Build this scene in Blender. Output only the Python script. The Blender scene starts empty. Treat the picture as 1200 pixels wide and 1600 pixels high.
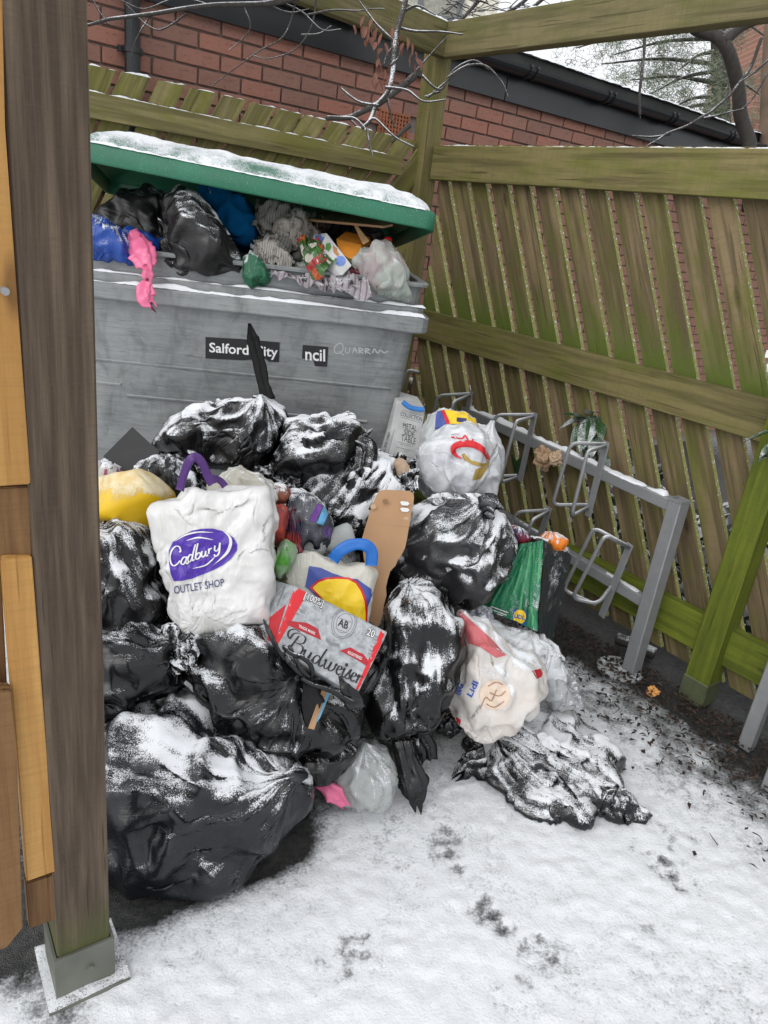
import bpy, bmesh, math, random
import numpy as np
from mathutils import Vector, Matrix, noise as mnoise
from mathutils.bvhtree import BVHTree
random.seed(7)
SC = bpy.context.scene
COL = SC.collection
# ------------------------------------------------------------------ camera
F_PX, H = 1152.0, 1.7                      # focal length in photo pixels, eye height
nad = np.array([-375, 2900.]); nad /= np.linalg.norm(nad)
pitch = math.atan(454 / F_PX)
DN = np.array([math.cos(pitch)*nad[0], math.cos(pitch)*nad[1], math.sin(pitch)])
FW = np.array([0, 0, 1.]) - DN*DN[2]; FW /= np.linalg.norm(FW)
RT = np.cross(DN, FW)
R = np.array([RT, FW, -DN])
EYE = np.array([0, 0, H])
cam = bpy.data.cameras.new('camera'); camo = bpy.data.objects.new('camera', cam); COL.objects.link(camo)
camo.matrix_world = Matrix(((R[0,0], -R[0,1], -R[0,2], 0), (R[1,0], -R[1,1], -R[1,2], 0), (R[2,0], -R[2,1], -R[2,2], H), (0, 0, 0, 1)))
cam.sensor_fit = 'HORIZONTAL'; cam.sensor_width = 36; cam.lens = F_PX/1200*36
cam.clip_start = 0.05; cam.clip_end = 500
SC.camera = camo
# ------------------------------------------------------------------ light
EL, AZ = 38, 215
world = bpy.data.worlds.new('World'); SC.world = world; world.use_nodes = True
wn = world.node_tree.nodes; wl = world.node_tree.links
sky = wn.new('ShaderNodeTexSky'); sky.sky_type = 'NISHITA'; sky.sun_disc = False
sky.sun_elevation = math.radians(EL); sky.sun_rotation = math.radians(AZ)
sky.air_density = 1.0; sky.dust_density = 9.0; sky.ozone_density = 1.0
hs = wn.new('ShaderNodeHueSaturation'); hs.inputs['Saturation'].default_value = 0.12
wl.new(sky.outputs[0], hs.inputs['Color'])
cl = wn.new('ShaderNodeMix'); cl.data_type = 'RGBA'; cl.inputs[0].default_value = .8      # closed cloud cover
wl.new(hs.outputs[0], cl.inputs[6]); cl.inputs[7].default_value = (7.4, 7.6, 7.9, 1)
bg = wn['Background']; wl.new(cl.outputs[2], bg.inputs['Color']); bg.inputs['Strength'].default_value = 0.15
sl = bpy.data.lights.new('sun', 'SUN'); sl.energy = 0.5; sl.angle = math.radians(60); sl.color = (1, .98, .95)
so = bpy.data.objects.new('sun', sl); COL.objects.link(so)
sd = Vector((math.sin(math.radians(AZ))*math.cos(math.radians(EL)), math.cos(math.radians(AZ))*math.cos(math.radians(EL)), math.sin(math.radians(EL))))
so.rotation_euler = sd.to_track_quat('Z', 'Y').to_euler()
vs = SC.view_settings; vs.view_transform = 'Standard'; vs.look = 'None'; vs.gamma = 1; vs.use_curve_mapping = False
vs.exposure = 0.15
SC.cycles.max_bounces = 6; SC.cycles.diffuse_bounces = 3; SC.cycles.glossy_bounces = 3
SC.cycles.transparent_max_bounces = 6
# ------------------------------------------------------------------ geometry helpers
def ray(x, y): return R @ np.array([(x-600)/F_PX, (y-800)/F_PX, 1.])
def W(x, y, Z): return EYE + ray(x, y)*Z
def G(x, y, z=0.0):
    d = ray(x, y); return EYE + d*((z-H)/d[2])
def PL(x, y, P, n):
    d = ray(x, y); return EYE + d*(np.dot(P-EYE, n)/np.dot(d, n))
def hdir(x, y):
    d = ray(x, y).copy(); d[2] = 0; return d/np.linalg.norm(d)
def px_of(p):
    v = R.T @ (np.array(p)-EYE); return np.array([600+F_PX*v[0]/v[2], 800+F_PX*v[1]/v[2]])
UP = np.array([0, 0, 1.])
E1, E2, E3 = R[:,0].copy(), -R[:,1], -R[:,2]     # picture right, picture up, towards the viewer
nrm = lambda v: np.array(v, float)/np.linalg.norm(v)

def vnoise(P, seed, freq):
    r = np.random.RandomState(seed).rand(4096)
    q = P*freq; i = np.floor(q).astype(np.int64); t = q-i; t = t*t*(3-2*t)
    def h(a, b, c): return r[(a*73856093 ^ b*19349663 ^ c*83492791) & 4095]
    x, y, z = i[...,0], i[...,1], i[...,2]; tx, ty, tz = t[...,0], t[...,1], t[...,2]
    L = lambda a, b, s: a+(b-a)*s
    return L(L(L(h(x,y,z), h(x+1,y,z), tx), L(h(x,y+1,z), h(x+1,y+1,z), tx), ty),
             L(L(h(x,y,z+1), h(x+1,y,z+1), tx), L(h(x,y+1,z+1), h(x+1,y+1,z+1), tx), ty), tz)*2-1

def mesh_obj(name, V, Fc, mat=None, parent=None, smooth=False, snow=None, loc=None):
    """one mesh object; V in world coordinates, kept relative to loc"""
    V = np.asarray(V, float).reshape(-1, 3)
    if loc is None: loc = V.mean(0) if parent is None else np.zeros(3)
    base = np.array(parent['_o']) if parent is not None else np.zeros(3)
    me = bpy.data.meshes.new(name)
    me.from_pydata((V-loc if parent is None else V-base).tolist(), [], Fc if isinstance(Fc, list) else Fc.tolist())
    if smooth: me.polygons.foreach_set('use_smooth', [True]*len(me.polygons))
    if snow is not None:
        at = me.attributes.new('snow', 'FLOAT', 'POINT'); at.data.foreach_set('value', np.asarray(snow, np.float32).ravel())
    if mat: me.materials.append(mat)
    o = bpy.data.objects.new(name, me); COL.objects.link(o)
    if parent is None: o.location = loc; o['_o'] = list(map(float, loc))
    else: o.parent = parent; o['_o'] = list(map(float, base))
    return o
def tag(o, label=None, cat=None, group=None, kind=None):
    if label: o['label'] = label
    if cat: o['category'] = cat
    if group: o['group'] = group
    if kind: o['kind'] = kind
    return o
def thing(name, loc, label, cat, group=None):
    o = bpy.data.objects.new(name, None); COL.objects.link(o); o.location = loc; o['_o'] = [float(c) for c in loc]
    o.empty_display_size = .1
    return tag(o, label, cat, group)
def box_vf(c, ax, ay, az, bev=0.0):
    """box round centre c with half vectors ax, ay, az (bevelled corners when bev > 0)"""
    c, ax, ay, az = map(np.array, (c, ax, ay, az))
    if bev <= 0:
        V = [c+sx*ax+sy*ay+sz*az for sz in (-1,1) for sy in (-1,1) for sx in (-1,1)]
        Fc = [(0,2,3,1),(4,5,7,6),(0,1,5,4),(2,6,7,3),(0,4,6,2),(1,3,7,5)]
        return np.array(V), Fc
    V = []; idx = {}
    A = [ax, ay, az]; ln = [np.linalg.norm(a) for a in A]; u = [a/l for a, l in zip(A, ln)]
    for sx in (-1,1):
        for sy in (-1,1):
            for sz in (-1,1):
                s = (sx,sy,sz)
                for k in range(3):
                    p = c.copy()
                    for j in range(3): p = p + u[j]*s[j]*(ln[j]-(0 if j == k else bev))
                    idx[(s,k)] = len(V); V.append(p)
    Fc = []
    import itertools
    for k in range(3):
        o1, o2 = [j for j in range(3) if j != k]
        for sk in (-1,1):
            q = []
            for a, b in ((-1,-1),(1,-1),(1,1),(-1,1)):
                s = [0,0,0]; s[k] = sk; s[o1] = a; s[o2] = b; q.append(idx[(tuple(s),k)])
            flip = (sk > 0) == (k == 1)
            Fc.append(tuple(reversed(q)) if flip else tuple(q))
    for k in range(3):
        o1, o2 = [j for j in range(3) if j != k]
        for a in (-1,1):
            for b in (-1,1):
                s0 = [0,0,0]; s0[k] = -1; s0[o1] = a; s0[o2] = b; s1 = list(s0); s1[k] = 1
                s0, s1 = tuple(s0), tuple(s1)
                Fc.append((idx[(s0,o1)], idx[(s0,o2)], idx[(s1,o2)], idx[(s1,o1)]))
    for s in itertools.product((-1,1), repeat=3): Fc.append((idx[(s,0)], idx[(s,1)], idx[(s,2)]))
    return np.array(V), Fc
class MB:
    def __init__(s): s.V = []; s.F = []; s.n = 0
    def add(s, V, Fc):
        V = np.asarray(V, float).reshape(-1, 3); s.V.append(V); s.F += [tuple(int(i)+s.n for i in f) for f in Fc]; s.n += len(V); return s
    def box(s, *a, **k): return s.add(*box_vf(*a, **k))
    def tube(s, pts, r, n=8, cap=True): return s.add(*tube_vf(pts, r, n, cap))
    def build(s, name, mat, parent=None, **k):
        return mesh_obj(name, np.vstack(s.V), s.F, mat, parent, **k)
def tube_vf(pts, r, n=8, cap=True):
    pts = np.array(pts, float); m = len(pts); r = np.broadcast_to(r, (m,))
    T = np.gradient(pts, axis=0); T /= np.linalg.norm(T, axis=1)[:,None]+1e-12
    a = np.cross(T[0], [0.1,0.2,1.]); a /= np.linalg.norm(a)
    V = []
    for i in range(m):
        a = a-T[i]*np.dot(a, T[i]); a /= np.linalg.norm(a); b = np.cross(T[i], a)
        for k in range(n):
            t = 2*math.pi*k/n; V.append(pts[i]+r[i]*(math.cos(t)*a+math.sin(t)*b))
    Fc = [(i*n+k, i*n+(k+1)%n, (i+1)*n+(k+1)%n, (i+1)*n+k) for i in range(m-1) for k in range(n)]
    if cap: Fc += [tuple(range(n-1,-1,-1)), tuple((m-1)*n+k for k in range(n))]
    return V, Fc
def spline(P, per=6):
    """Catmull-Rom through the points"""
    P = np.array(P, float); Q = np.vstack([2*P[0]-P[1], P, 2*P[-1]-P[-2]]); out = []
    for i in range(len(P)-1):
        p0, p1, p2, p3 = Q[i:i+4]
        for t in np.linspace(0, 1, per, endpoint=False):
            out.append(.5*((2*p1)+(p2-p0)*t+(2*p0-5*p1+4*p2-p3)*t*t+(3*p1-p0-3*p2+p3)*t**3))
    out.append(P[-1]); return np.array(out)
def grid_faces(nv, nu, wrap=False):
    nj = nu if wrap else nu-1
    i = np.arange(nv-1)[:,None]*nu; j = np.arange(nj)[None,:]; j2 = (j+1) % nu
    return np.stack([i+j, i+j2, i+nu+j2, i+nu+j], -1).reshape(-1, 4)
def slab(name, pts, thick, mat, parent=None, n=None, **k):
    """a flat polygon of world points given real thickness away from the viewer"""
    P = np.array(pts, float); c = P.mean(0)
    if n is None: n = np.cross(P[1]-P[0], P[-1]-P[0])
    n = nrm(n)
    if np.dot(n, EYE-c) < 0: n = -n
    m = len(P); V = np.vstack([P, P-n*thick])
    if np.dot(np.cross(P[1]-P[0], P[2]-P[1]), n) < 0: fr = tuple(range(m-1,-1,-1)); s = -1
    else: fr = tuple(range(m)); s = 1
    Fc = [fr, tuple(m+i for i in reversed(fr))]
    for i in range(m):
        a, b = fr[i], fr[(i+1) % m]; Fc.append((b, a, a+m, b+m))
    return mesh_obj(name, V, Fc, mat, parent, **k)
# ------------------------------------------------------------------ materials
class NT:
    def __init__(s, name):
        s.m = bpy.data.materials.new(name); s.m.use_nodes = True; s.t = s.m.node_tree; s.n = s.t.nodes
        s.b = s.n['Principled BSDF']; s.out = s.n['Material Output']
    def node(s, ty, ins=None, **k):
        n = s.n.new(ty)
        for a, b in k.items(): setattr(n, a, b)
        for a, b in (ins or {}).items(): s.set(n.inputs[a], b)
        return n
    def set(s, sock, v):
        if hasattr(v, 'is_linked') or hasattr(v, 'links'): s.t.links.new(v, sock)
        elif isinstance(v, (tuple, list)) and len(v) == 3 and sock.type == 'RGBA': sock.default_value = (*v, 1)
        else: sock.default_value = v
    def co(s, scale=(1,1,1), kind='Object'):
        tc = s.node('ShaderNodeTexCoord'); mp = s.node('ShaderNodeMapping', {'Vector': tc.outputs[kind], 'Scale': scale}); return mp.outputs[0]
    def noise(s, vec, scale, detail=4, rough=.6, dist=0.):
        return s.node('ShaderNodeTexNoise', {'Vector': vec, 'Scale': scale, 'Detail': detail, 'Roughness': rough, 'Distortion': dist}).outputs['Fac']
    def ramp(s, f, stops, interp='LINEAR'):
        r = s.node('ShaderNodeValToRGB', {'Fac': f}); cr = r.color_ramp; cr.interpolation = interp
        while len(cr.elements) < len(stops): cr.elements.new(.5)
        for e, (p, c) in zip(cr.elements, stops):
            e.position = p; e.color = (*c, 1) if isinstance(c, (tuple, list)) else (c, c, c, 1)
        return r.outputs[0]
    def math(s, op, a, b=0., c=None, clamp=False):
        n = s.n.new('ShaderNodeMath'); n.operation = op; n.use_clamp = clamp; s.set(n.inputs[0], a); s.set(n.inputs[1], b)
        if c is not None: s.set(n.inputs[2], c)
        return n.outputs[0]
    def mix(s, f, a, b, bt='MIX'):
        n = s.n.new('ShaderNodeMix'); n.data_type = 'RGBA'; n.blend_type = bt; s.set(n.inputs[0], f); s.set(n.inputs[6], a); s.set(n.inputs[7], b); return n.outputs[2]
    def bump(s, h, strength=.4, dist=.005, normal=None):
        i = {'Height': h, 'Strength': strength, 'Distance': dist}
        if normal is not None: i['Normal'] = normal
        return s.node('ShaderNodeBump', i).outputs[0]
    def rnd(s): return s.node('ShaderNodeObjectInfo').outputs['Random']
    def P(s, **k):
        for a, b in k.items(): s.set(s.b.inputs[a.replace('_', ' ')], b)
        return s
SNOWC = (.80, .815, .84)
def snow_layer(t, fine=1.0, soft=.10, kf=.55, fold=False):
    """mixes lying snow over the Principled shader where the mesh attribute 'snow' plus fine grain passes one half"""
    at = t.node('ShaderNodeAttribute', attribute_name='snow').outputs['Fac']
    v = t.co()
    n1 = t.noise(v, 330*fine, 2, .8); n2 = t.noise(v, 55*fine, 3, .6)
    s = t.math('ADD', at, t.math('ADD', t.math('MULTIPLY', t.math('SUBTRACT', n1, .5), kf*4.2), t.math('MULTIPLY', t.math('SUBTRACT', n2, .5), kf*1.2)))
    if fold:
        fa = t.node('ShaderNodeAttribute', attribute_name='fold').outputs['Vector']
        s = t.math('ADD', s, t.math('MULTIPLY', t.math('SUBTRACT', t.noise(t.node('ShaderNodeMapping', {'Vector': fa, 'Scale': (1,1,.45)}).outputs[0], 13, 3, .6), .5), 1.5))
    mr = t.node('ShaderNodeMapRange', {'Value': s, 'From Min': .5-soft, 'From Max': .5+soft}, clamp=True).outputs[0]
    hb = t.bump(t.math('ADD', t.math('MULTIPLY', mr, 1.), t.math('MULTIPLY', n1, .6)), .7, .004)
    sn = t.node('ShaderNodeBsdfPrincipled', {'Base Color': SNOWC, 'Roughness': .75, 'Normal': hb, 'Specular IOR Level': .25})
    mx = t.node('ShaderNodeMixShader', {0: mr, 1: t.b.outputs[0], 2: sn.outputs[0]})
    t.t.links.new(mx.outputs[0], t.out.inputs[0]); return t
def film(name, col, rough=.3, crease=.5, col2=None, alpha=1., trans=0., snow=True, spec=.5, f=60):
    """thin plastic film"""
    t = NT(name); v = t.co()
    wv = t.node('ShaderNodeVectorMath', {0: v, 1: t.node('ShaderNodeVectorMath', {0: t.node('ShaderNodeTexNoise', {'Vector': v, 'Scale': 14., 'Detail': 2.}).outputs['Color'], 1: (.05,.05,.05)}, operation='MULTIPLY').outputs[0]}, operation='ADD').outputs[0]
    v1 = t.node('ShaderNodeTexVoronoi', {'Vector': wv, 'Scale': f*.42}).outputs['Distance']; v2 = t.node('ShaderNodeTexVoronoi', {'Vector': wv, 'Scale': f*1.1}).outputs['Distance']
    fa = t.node('ShaderNodeAttribute', attribute_name='fold').outputs['Vector']
    fr_ = t.math('ABSOLUTE', t.math('SUBTRACT', t.noise(t.node('ShaderNodeMapping', {'Vector': fa, 'Scale': (1,1,.35)}).outputs[0], 14, 3, .6, .3), .5))
    h = t.math('ADD', t.math('MULTIPLY', v1, .55), t.math('ADD', t.math('MULTIPLY', v2, .3), t.math('MULTIPLY', fr_, -2.2)))
    c = col if col2 is None else t.mix(t.ramp(t.noise(v, 9, 3), [(.4, 0.), (.62, 1.)]), col, col2)
    t.P(Base_Color=c, Roughness=t.math('ADD', rough-.06, t.math('MULTIPLY', t.noise(v, 22, 3), .14)), Normal=t.bump(h, crease, .006), Specular_IOR_Level=spec)
    if alpha < 1: t.P(Alpha=alpha)
    if trans > 0: t.P(Transmission_Weight=trans, IOR=1.02)
    if snow: snow_layer(t, fold=True)
    return t.m
def plain(name, col, rough=.6, metal=0., bump=.15, f=120, var=.15, snow=False):
    t = NT(name); v = t.co(); n = t.noise(v, f, 4); m = t.noise(v, f*.1, 3)
    c = t.mix(t.ramp(m, [(.35, 0.), (.65, 1.)]), tuple(x*(1-var) for x in col), tuple(min(1, x*(1+var)) for x in col))
    t.P(Base_Color=c, Roughness=rough, Metallic=metal, Normal=t.bump(n, bump, .002))
    if snow: snow_layer(t)
    return t.m
def wood(name, base, dark, green=None, gmin=.45, gmax=.7, grain=1., rough=.75, lowgreen=None, knot=(.03,.018,.01)):
    """sawn timber, grain along local X; algae in patches where green is given"""
    t = NT(name); tc = t.node('ShaderNodeTexCoord'); rn = t.rnd()
    off = t.node('ShaderNodeVectorMath', {0: tc.outputs['Object'], 1: t.node('ShaderNodeCombineXYZ', {'X': t.math('MULTIPLY', rn, 37.), 'Y': t.math('MULTIPLY', rn, 11.), 'Z': t.math('MULTIPLY', rn, 5.)}).outputs[0]}, operation='ADD').outputs[0]
    vg = t.node('ShaderNodeMapping', {'Vector': off, 'Scale': (1.2, 22, 22)}).outputs[0]
    vf = t.node('ShaderNodeMapping', {'Vector': off, 'Scale': (6, 160, 160)}).outputs[0]
    g1 = t.noise(vg, 1.6, 5, .6, .9); g2 = t.noise(vf, 1., 3, .6)
    wv = t.node('ShaderNodeTexWave', {'Vector': t.node('ShaderNodeMapping', {'Vector': off, 'Scale': (.5, 9, 9)}).outputs[0], 'Scale': 3., 'Distortion': 7., 'Detail': 3., 'Detail Scale': .8}, bands_direction='Y').outputs['Fac']
    vx = t.node('ShaderNodeMapping', {'Vector': off, 'Scale': (16, 420, 420)}).outputs[0]; g3 = t.noise(vx, 1., 2, .7)
    ck = t.ramp(t.noise(t.node('ShaderNodeMapping', {'Vector': off, 'Scale': (2.2, 75, 75)}).outputs[0], 1., 2, .5), [(.66, 0.), (.70, 1.)])
    g2 = t.math('ADD', t.math('MULTIPLY', g2, .6), t.math('MULTIPLY', g3, .4))
    k = t.math('ADD', t.math('MULTIPLY', g1, .42), t.math('ADD', t.math('MULTIPLY', g2, .42), t.math('MULTIPLY', wv, .26)))
    c = t.mix(t.ramp(k, [(.38, 0.), (.68, 1.)]), dark, base)
    kn = t.node('ShaderNodeTexVoronoi', {'Vector': t.node('ShaderNodeMapping', {'Vector': off, 'Scale': (2.1, 7.5, 7.5)}).outputs[0], 'Scale': 1., 'Randomness': 1.}).outputs['Distance']
    km = t.ramp(kn, [(.055, 1.), (.12, 0.)])
    c = t.mix(t.math('MULTIPLY', km, .8), c, knot)
    c = t.mix(t.math('MULTIPLY', t.math('SUBTRACT', rn, .5), .5, clamp=True), c, tuple(x*.55 for x in base))
    if green:
        gn = t.noise(t.node('ShaderNodeMapping', {'Vector': off, 'Scale': (1.6, 5, 5)}).outputs[0], 2.2, 4, .65, .4)
        gm = t.ramp(gn, [(gmin, 0.), (gmax, 1.)])
        gc = t.mix(t.ramp(k, [(.35, 0.), (.7, 1.)]), tuple(x*.6 for x in green), green)
        c = t.mix(gm, c, gc)
    if lowgreen:
        z = t.node('ShaderNodeSeparateXYZ', {0: t.node('ShaderNodeNewGeometry').outputs['Position']}).outputs[2]
        zz = t.math('ADD', z, t.math('MULTIPLY', t.math('SUBTRACT', t.noise(t.co((3,9,9)), 2, 3), .5), lowgreen[2]))
        lm = t.node('ShaderNodeMapRange', {'Value': zz, 'From Min': lowgreen[0], 'From Max': lowgreen[1], 'To Min': 1., 'To Max': 0.}, clamp=True).outputs[0]
        if len(lowgreen) > 4:
            lm = t.math('MULTIPLY', lm, t.node('ShaderNodeMapRange', {'Value': zz, 'From Min': lowgreen[4], 'From Max': lowgreen[4]+.05}, clamp=True).outputs[0])
        c = t.mix(lm, c, lowgreen[3])
    c = t.mix(t.math('MULTIPLY', ck, .5), c, tuple(x*.3 for x in dark))
    sp_ = t.ramp(t.noise(off, 90, 4, .75), [(.62, 0.), (.70, 1.)]); c = t.mix(t.math('MULTIPLY', sp_, .35), c, tuple(x*.45 for x in base))
    sw_ = t.noise(t.node('ShaderNodeMapping', {'Vector': off, 'Scale': (170, 2.5, 2.5)}).outputs[0], 1., 2, .6)
    c = t.mix(t.ramp(sw_, [(.45, 0.), (.75, .35)]), c, tuple(x*.55 for x in base)); k = t.math('ADD', k, t.math('MULTIPLY', sw_, .25))
    t.P(Base_Color=c, Roughness=rough, Normal=t.bump(t.math('SUBTRACT', k, t.math('MULTIPLY', ck, .5)), .7*grain, .004), Specular_IOR_Level=.25)
    return t.m
MAT = {}
MAT['snow'] = plain('snow', SNOWC, .8, bump=.6, f=160, var=.03)
MAT['rail'] = wood('mossy_rail_timber', (.215,.178,.075), (.10,.083,.034), (.145,.15,.034), .42, .68)
MAT['slat_back'] = wood('pale_mossy_slat_timber', (.29,.25,.115), (.125,.105,.045), (.20,.19,.05), .4, .62)
MAT['slat_right'] = wood('brown_slat_timber', (.235,.175,.095), (.095,.070,.038), (.145,.145,.034), .44, .68, lowgreen=(1.28, 1.5, .25, (.085,.12,.018), 1.12))
MAT['lowrail'] = wood('bright_algae_timber', (.135,.16,.02), (.07,.09,.012), (.16,.195,.02), .35, .6)
MAT['beam'] = wood('weathered_beam_timber', (.19,.160,.075), (.09,.078,.036), (.125,.125,.042), .44, .68)
MAT['gatepost'] = wood('dark_weathered_timber', (.165,.122,.085), (.062,.044,.031), None, grain=1.6, lowgreen=(.10, .27, .12, (.07,.085,.025)))
MAT['gate'] = wood('new_orange_timber', (.52,.29,.09), (.40,.20,.055), None, grain=.4, rough=.6, knot=(.14,.06,.02))
MAT['gate_dark'] = wood('brown_end_timber', (.22,.12,.05), (.11,.055,.022), None, grain=.8)
t = NT('frosted_mossy_edge'); v = t.co(); fl_ = t.ramp(t.noise(v, 95, 3, .7), [(.60, 0.), (.64, 1.)])
MAT['edge'] = t.P(Base_Color=t.mix(fl_, t.mix(t.noise(v, 30, 3), (.20,.19,.05), (.30,.30,.09)), SNOWC), Roughness=.8).m
t = NT('galvanised_steel'); v = t.co()
sp = t.node('ShaderNodeTexVoronoi', {'Vector': v, 'Scale': 70.}).outputs['Color']
MAT['galv'] = t.P(Base_Color=t.mix(t.noise(v, 14, 4), (.22,.225,.23), (.36,.365,.37)), Metallic=.35, Roughness=.5, Normal=t.bump(t.noise(v, 90, 3), .15, .002)).m
snow_layer(t, kf=.4)
# ================================================================== SETTING
d1 = nrm([math.cos(math.radians(34)), math.sin(math.radians(34)), 0])     # back fence, away to the right
d2 = -hdir(-360, 223)                                                    # right fence, from the corner towards the viewer
n2 = np.cross(d2, UP); n2 = n2 if np.dot(n2, EYE-G(1095,1095)) > 0 else -n2
PF = G(1095, 1095)
CN = PL(650, 400, PF, n2); CN[2] = 0
n1 = np.cross(d1, UP); n1 = n1 if np.dot(n1, EYE-CN) > 0 else -n1
def f1(x, y, off=0.): return PL(x, y, CN+n1*off, n1)
def f2(x, y, off=0.): return PL(x, y, CN+n2*off, n2)
# ---- ground: one sheet, dense where the picture looks
def axis(lo, hi, step, far):
    c = np.arange(lo, hi+1e-6, step); k = np.array([.1,.3,.8,2,5,12,30,far])
    return np.concatenate([(lo-k)[::-1], c, hi+k])
gx, gy = axis(-1.3, 2.3, .0125, 80), axis(.6, 4.2, .0125, 80)
X, Y = np.meshgrid(gx, gy); P0 = np.stack([X, Y, np.zeros_like(X)], -1)
def blob(pts, rad, amp=1.):
    m = np.zeros_like(X)
    for (px, py) in pts:
        c = G(px, py); m = np.maximum(m, np.exp(-(((X-c[0])**2+(Y-c[1])**2)/rad**2)))
    return m*amp
def segd(a, b):
    a, b = G(*a)[:2], G(*b)[:2]; t = np.clip(((X-a[0])*(b[0]-a[0])+(Y-a[1])*(b[1]-a[1]))/np.dot(b-a, b-a), 0, 1)
    return np.hypot(X-a[0]-t*(b[0]-a[0]), Y-a[1]-t*(b[1]-a[1]))
n_lo = vnoise(P0, 5, 3.); n_md = vnoise(P0, 6, 11.); n_hi = vnoise(P0, 8, 38.); n_st = vnoise(P0*np.array([1,1,1]), 9, 80.)
snow = 1.10+.15*n_lo+.10*n_md+.05*n_hi
dF2 = -((P0-CN)@n2)*-1                                                   # distance in front of the right fence
sF2 = (P0-CN)@d2
wet = np.exp(-(np.maximum(dF2-.02, 0)/.20)**2.2)*(sF2 > -.5)
snow -= 1.35*wet*(1+.4*n_md)
snow -= .36*np.exp(-((dF2-.40)/.30)**2)*(1+.9*n_md+.6*n_hi)*(sF2 > .2)
pile = np.exp(-np.maximum(segd((260,1240),(560,1180))-.16, 0)**2/.06**2)
snow -= 1.25*np.exp(-np.maximum(segd((230,1370),(425,1305))-.07, 0)**2/.06**2)*(1+.25*n_hi)
snow -= .7*np.exp(-(np.maximum(segd((100,1300),(700,1010))-.3, 0)/.1)**2)
snow -= .55*blob([(20,1500),(45,1530),(10,1470),(60,1575),(100,1590)], .055)+.5*blob([(0,1450),(-60,1500)], .12)
for a, b, w_, am in [((1000,1330),(1085,1390),.03,.75),((1030,1290),(1060,1340),.03,.5),((690,1330),(790,1450),.03,.6),((760,1430),(790,1455),.02,.5),((700,1290),(660,1260),.035,.4),
                     ((540,1490),(580,1460),.035,.5),((830,1490),(880,1500),.03,.55),((850,1465),(885,1480),.012,.5),((770,1560),(830,1590),.05,.45),((480,1500),(560,1530),.05,.35),((600,1330),(640,1380),.04,.4),((620,1270),(590,1300),.03,.35),((1000,1450),(1040,1452),.012,.5)]:
    snow -= .34*am*np.exp(-(segd(a, b)/(w_*1.5))**2)*(1+.9*n_hi+.7*n_st)
snow -= .16*np.clip(vnoise(P0, 17, 2.2), 0, 1)*(1+1.2*n_md+.8*n_hi)
for (ax, ay, bx2_, by2_, w_) in [(1010,1330,1075,1395,.05),(690,1290,720,1375,.048),(735,1400,790,1460,.048),(850,1465,815,1545,.052),(560,1440,545,1530,.05),(1085,1300,1045,1330,.045)]:
    a, b = G(ax, ay)[:2], G(bx2_, by2_)[:2]; L_ = np.linalg.norm(b-a)/2; m = (a+b)/2; e = (b-a)/(2*L_); uu = (X-m[0])*e[0]+(Y-m[1])*e[1]; vv = -(X-m[0])*e[1]+(Y-m[1])*e[0]
    wv_ = w_*(1-.25*np.clip(uu/L_, -1, 1)); q = np.sqrt((uu/(L_*1.1))**2+(vv/wv_)**2)+.12*n_md
    ins = np.clip((1.-q)/.15, 0, 1); tr_ = (np.sin(uu/.0075)+np.sin(vv/.012+uu/.02)*.6)
    snow -= ins*(.09+.12*tr_+.18*n_hi)-np.exp(-((q-1.12)/.12)**2)*.12
hgt = .016*np.clip(snow, 0, 1.25)+.004*n_hi*np.clip(snow, 0, 1)+.0022*n_st*np.clip(snow+.3, 0, 1)
edge = (np.abs(X) > 2.5) | (Y > 4.4) | (Y < .5)
hgt[edge] = .012
gz = hgt-.014
ground = mesh_obj('ground', np.stack([X, Y, gz], -1), grid_faces(len(gy), len(gx)), None, smooth=True, snow=snow.ravel())
tag(ground, kind='structure')
t = NT('tarmac_under_snow'); v = t.co()
a = t.noise(v, 300, 3); b = t.noise(v, 60, 4); c_ = t.node('ShaderNodeTexVoronoi', {'Vector': v, 'Scale': 260.}).outputs['Distance']
t.P(Base_Color=t.mix(t.ramp(b, [(.35, 0.), (.65, 1.)]), (.018,.019,.019), (.06,.06,.055)), Roughness=.55, Normal=t.bump(c_, .6, .004))
at = t.node('ShaderNodeAttribute', attribute_name='snow').outputs['Fac']
m1 = t.noise(v, 120, 4, .7); m2 = t.noise(v, 28, 4, .65)
s = t.math('ADD', at, t.math('ADD', t.math('MULTIPLY', t.math('SUBTRACT', m1, .5), 1.0), t.math('MULTIPLY', t.math('SUBTRACT', m2, .5), .75)))
mk = t.node('ShaderNodeMapRange', {'Value': s, 'From Min': .30, 'From Max': .85}, clamp=True).outputs[0]
hb = t.bump(t.math('ADD', t.math('MULTIPLY', m1, .7), t.math('MULTIPLY', m2, .9)), .8, .006)
sn = t.node('ShaderNodeBsdfPrincipled', {'Base Color': t.mix(t.ramp(s, [(.55, 0.), (1.35, 1.)]), (.50,.51,.53), SNOWC), 'Roughness': .75, 'Normal': hb, 'Specular IOR Level': .3})
mx = t.node('ShaderNodeMixShader', {0: mk, 1: t.b.outputs[0], 2: sn.outputs[0]}); t.t.links.new(mx.outputs[0], t.out.inputs[0])
ground.data.materials.append(t.m)

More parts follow.
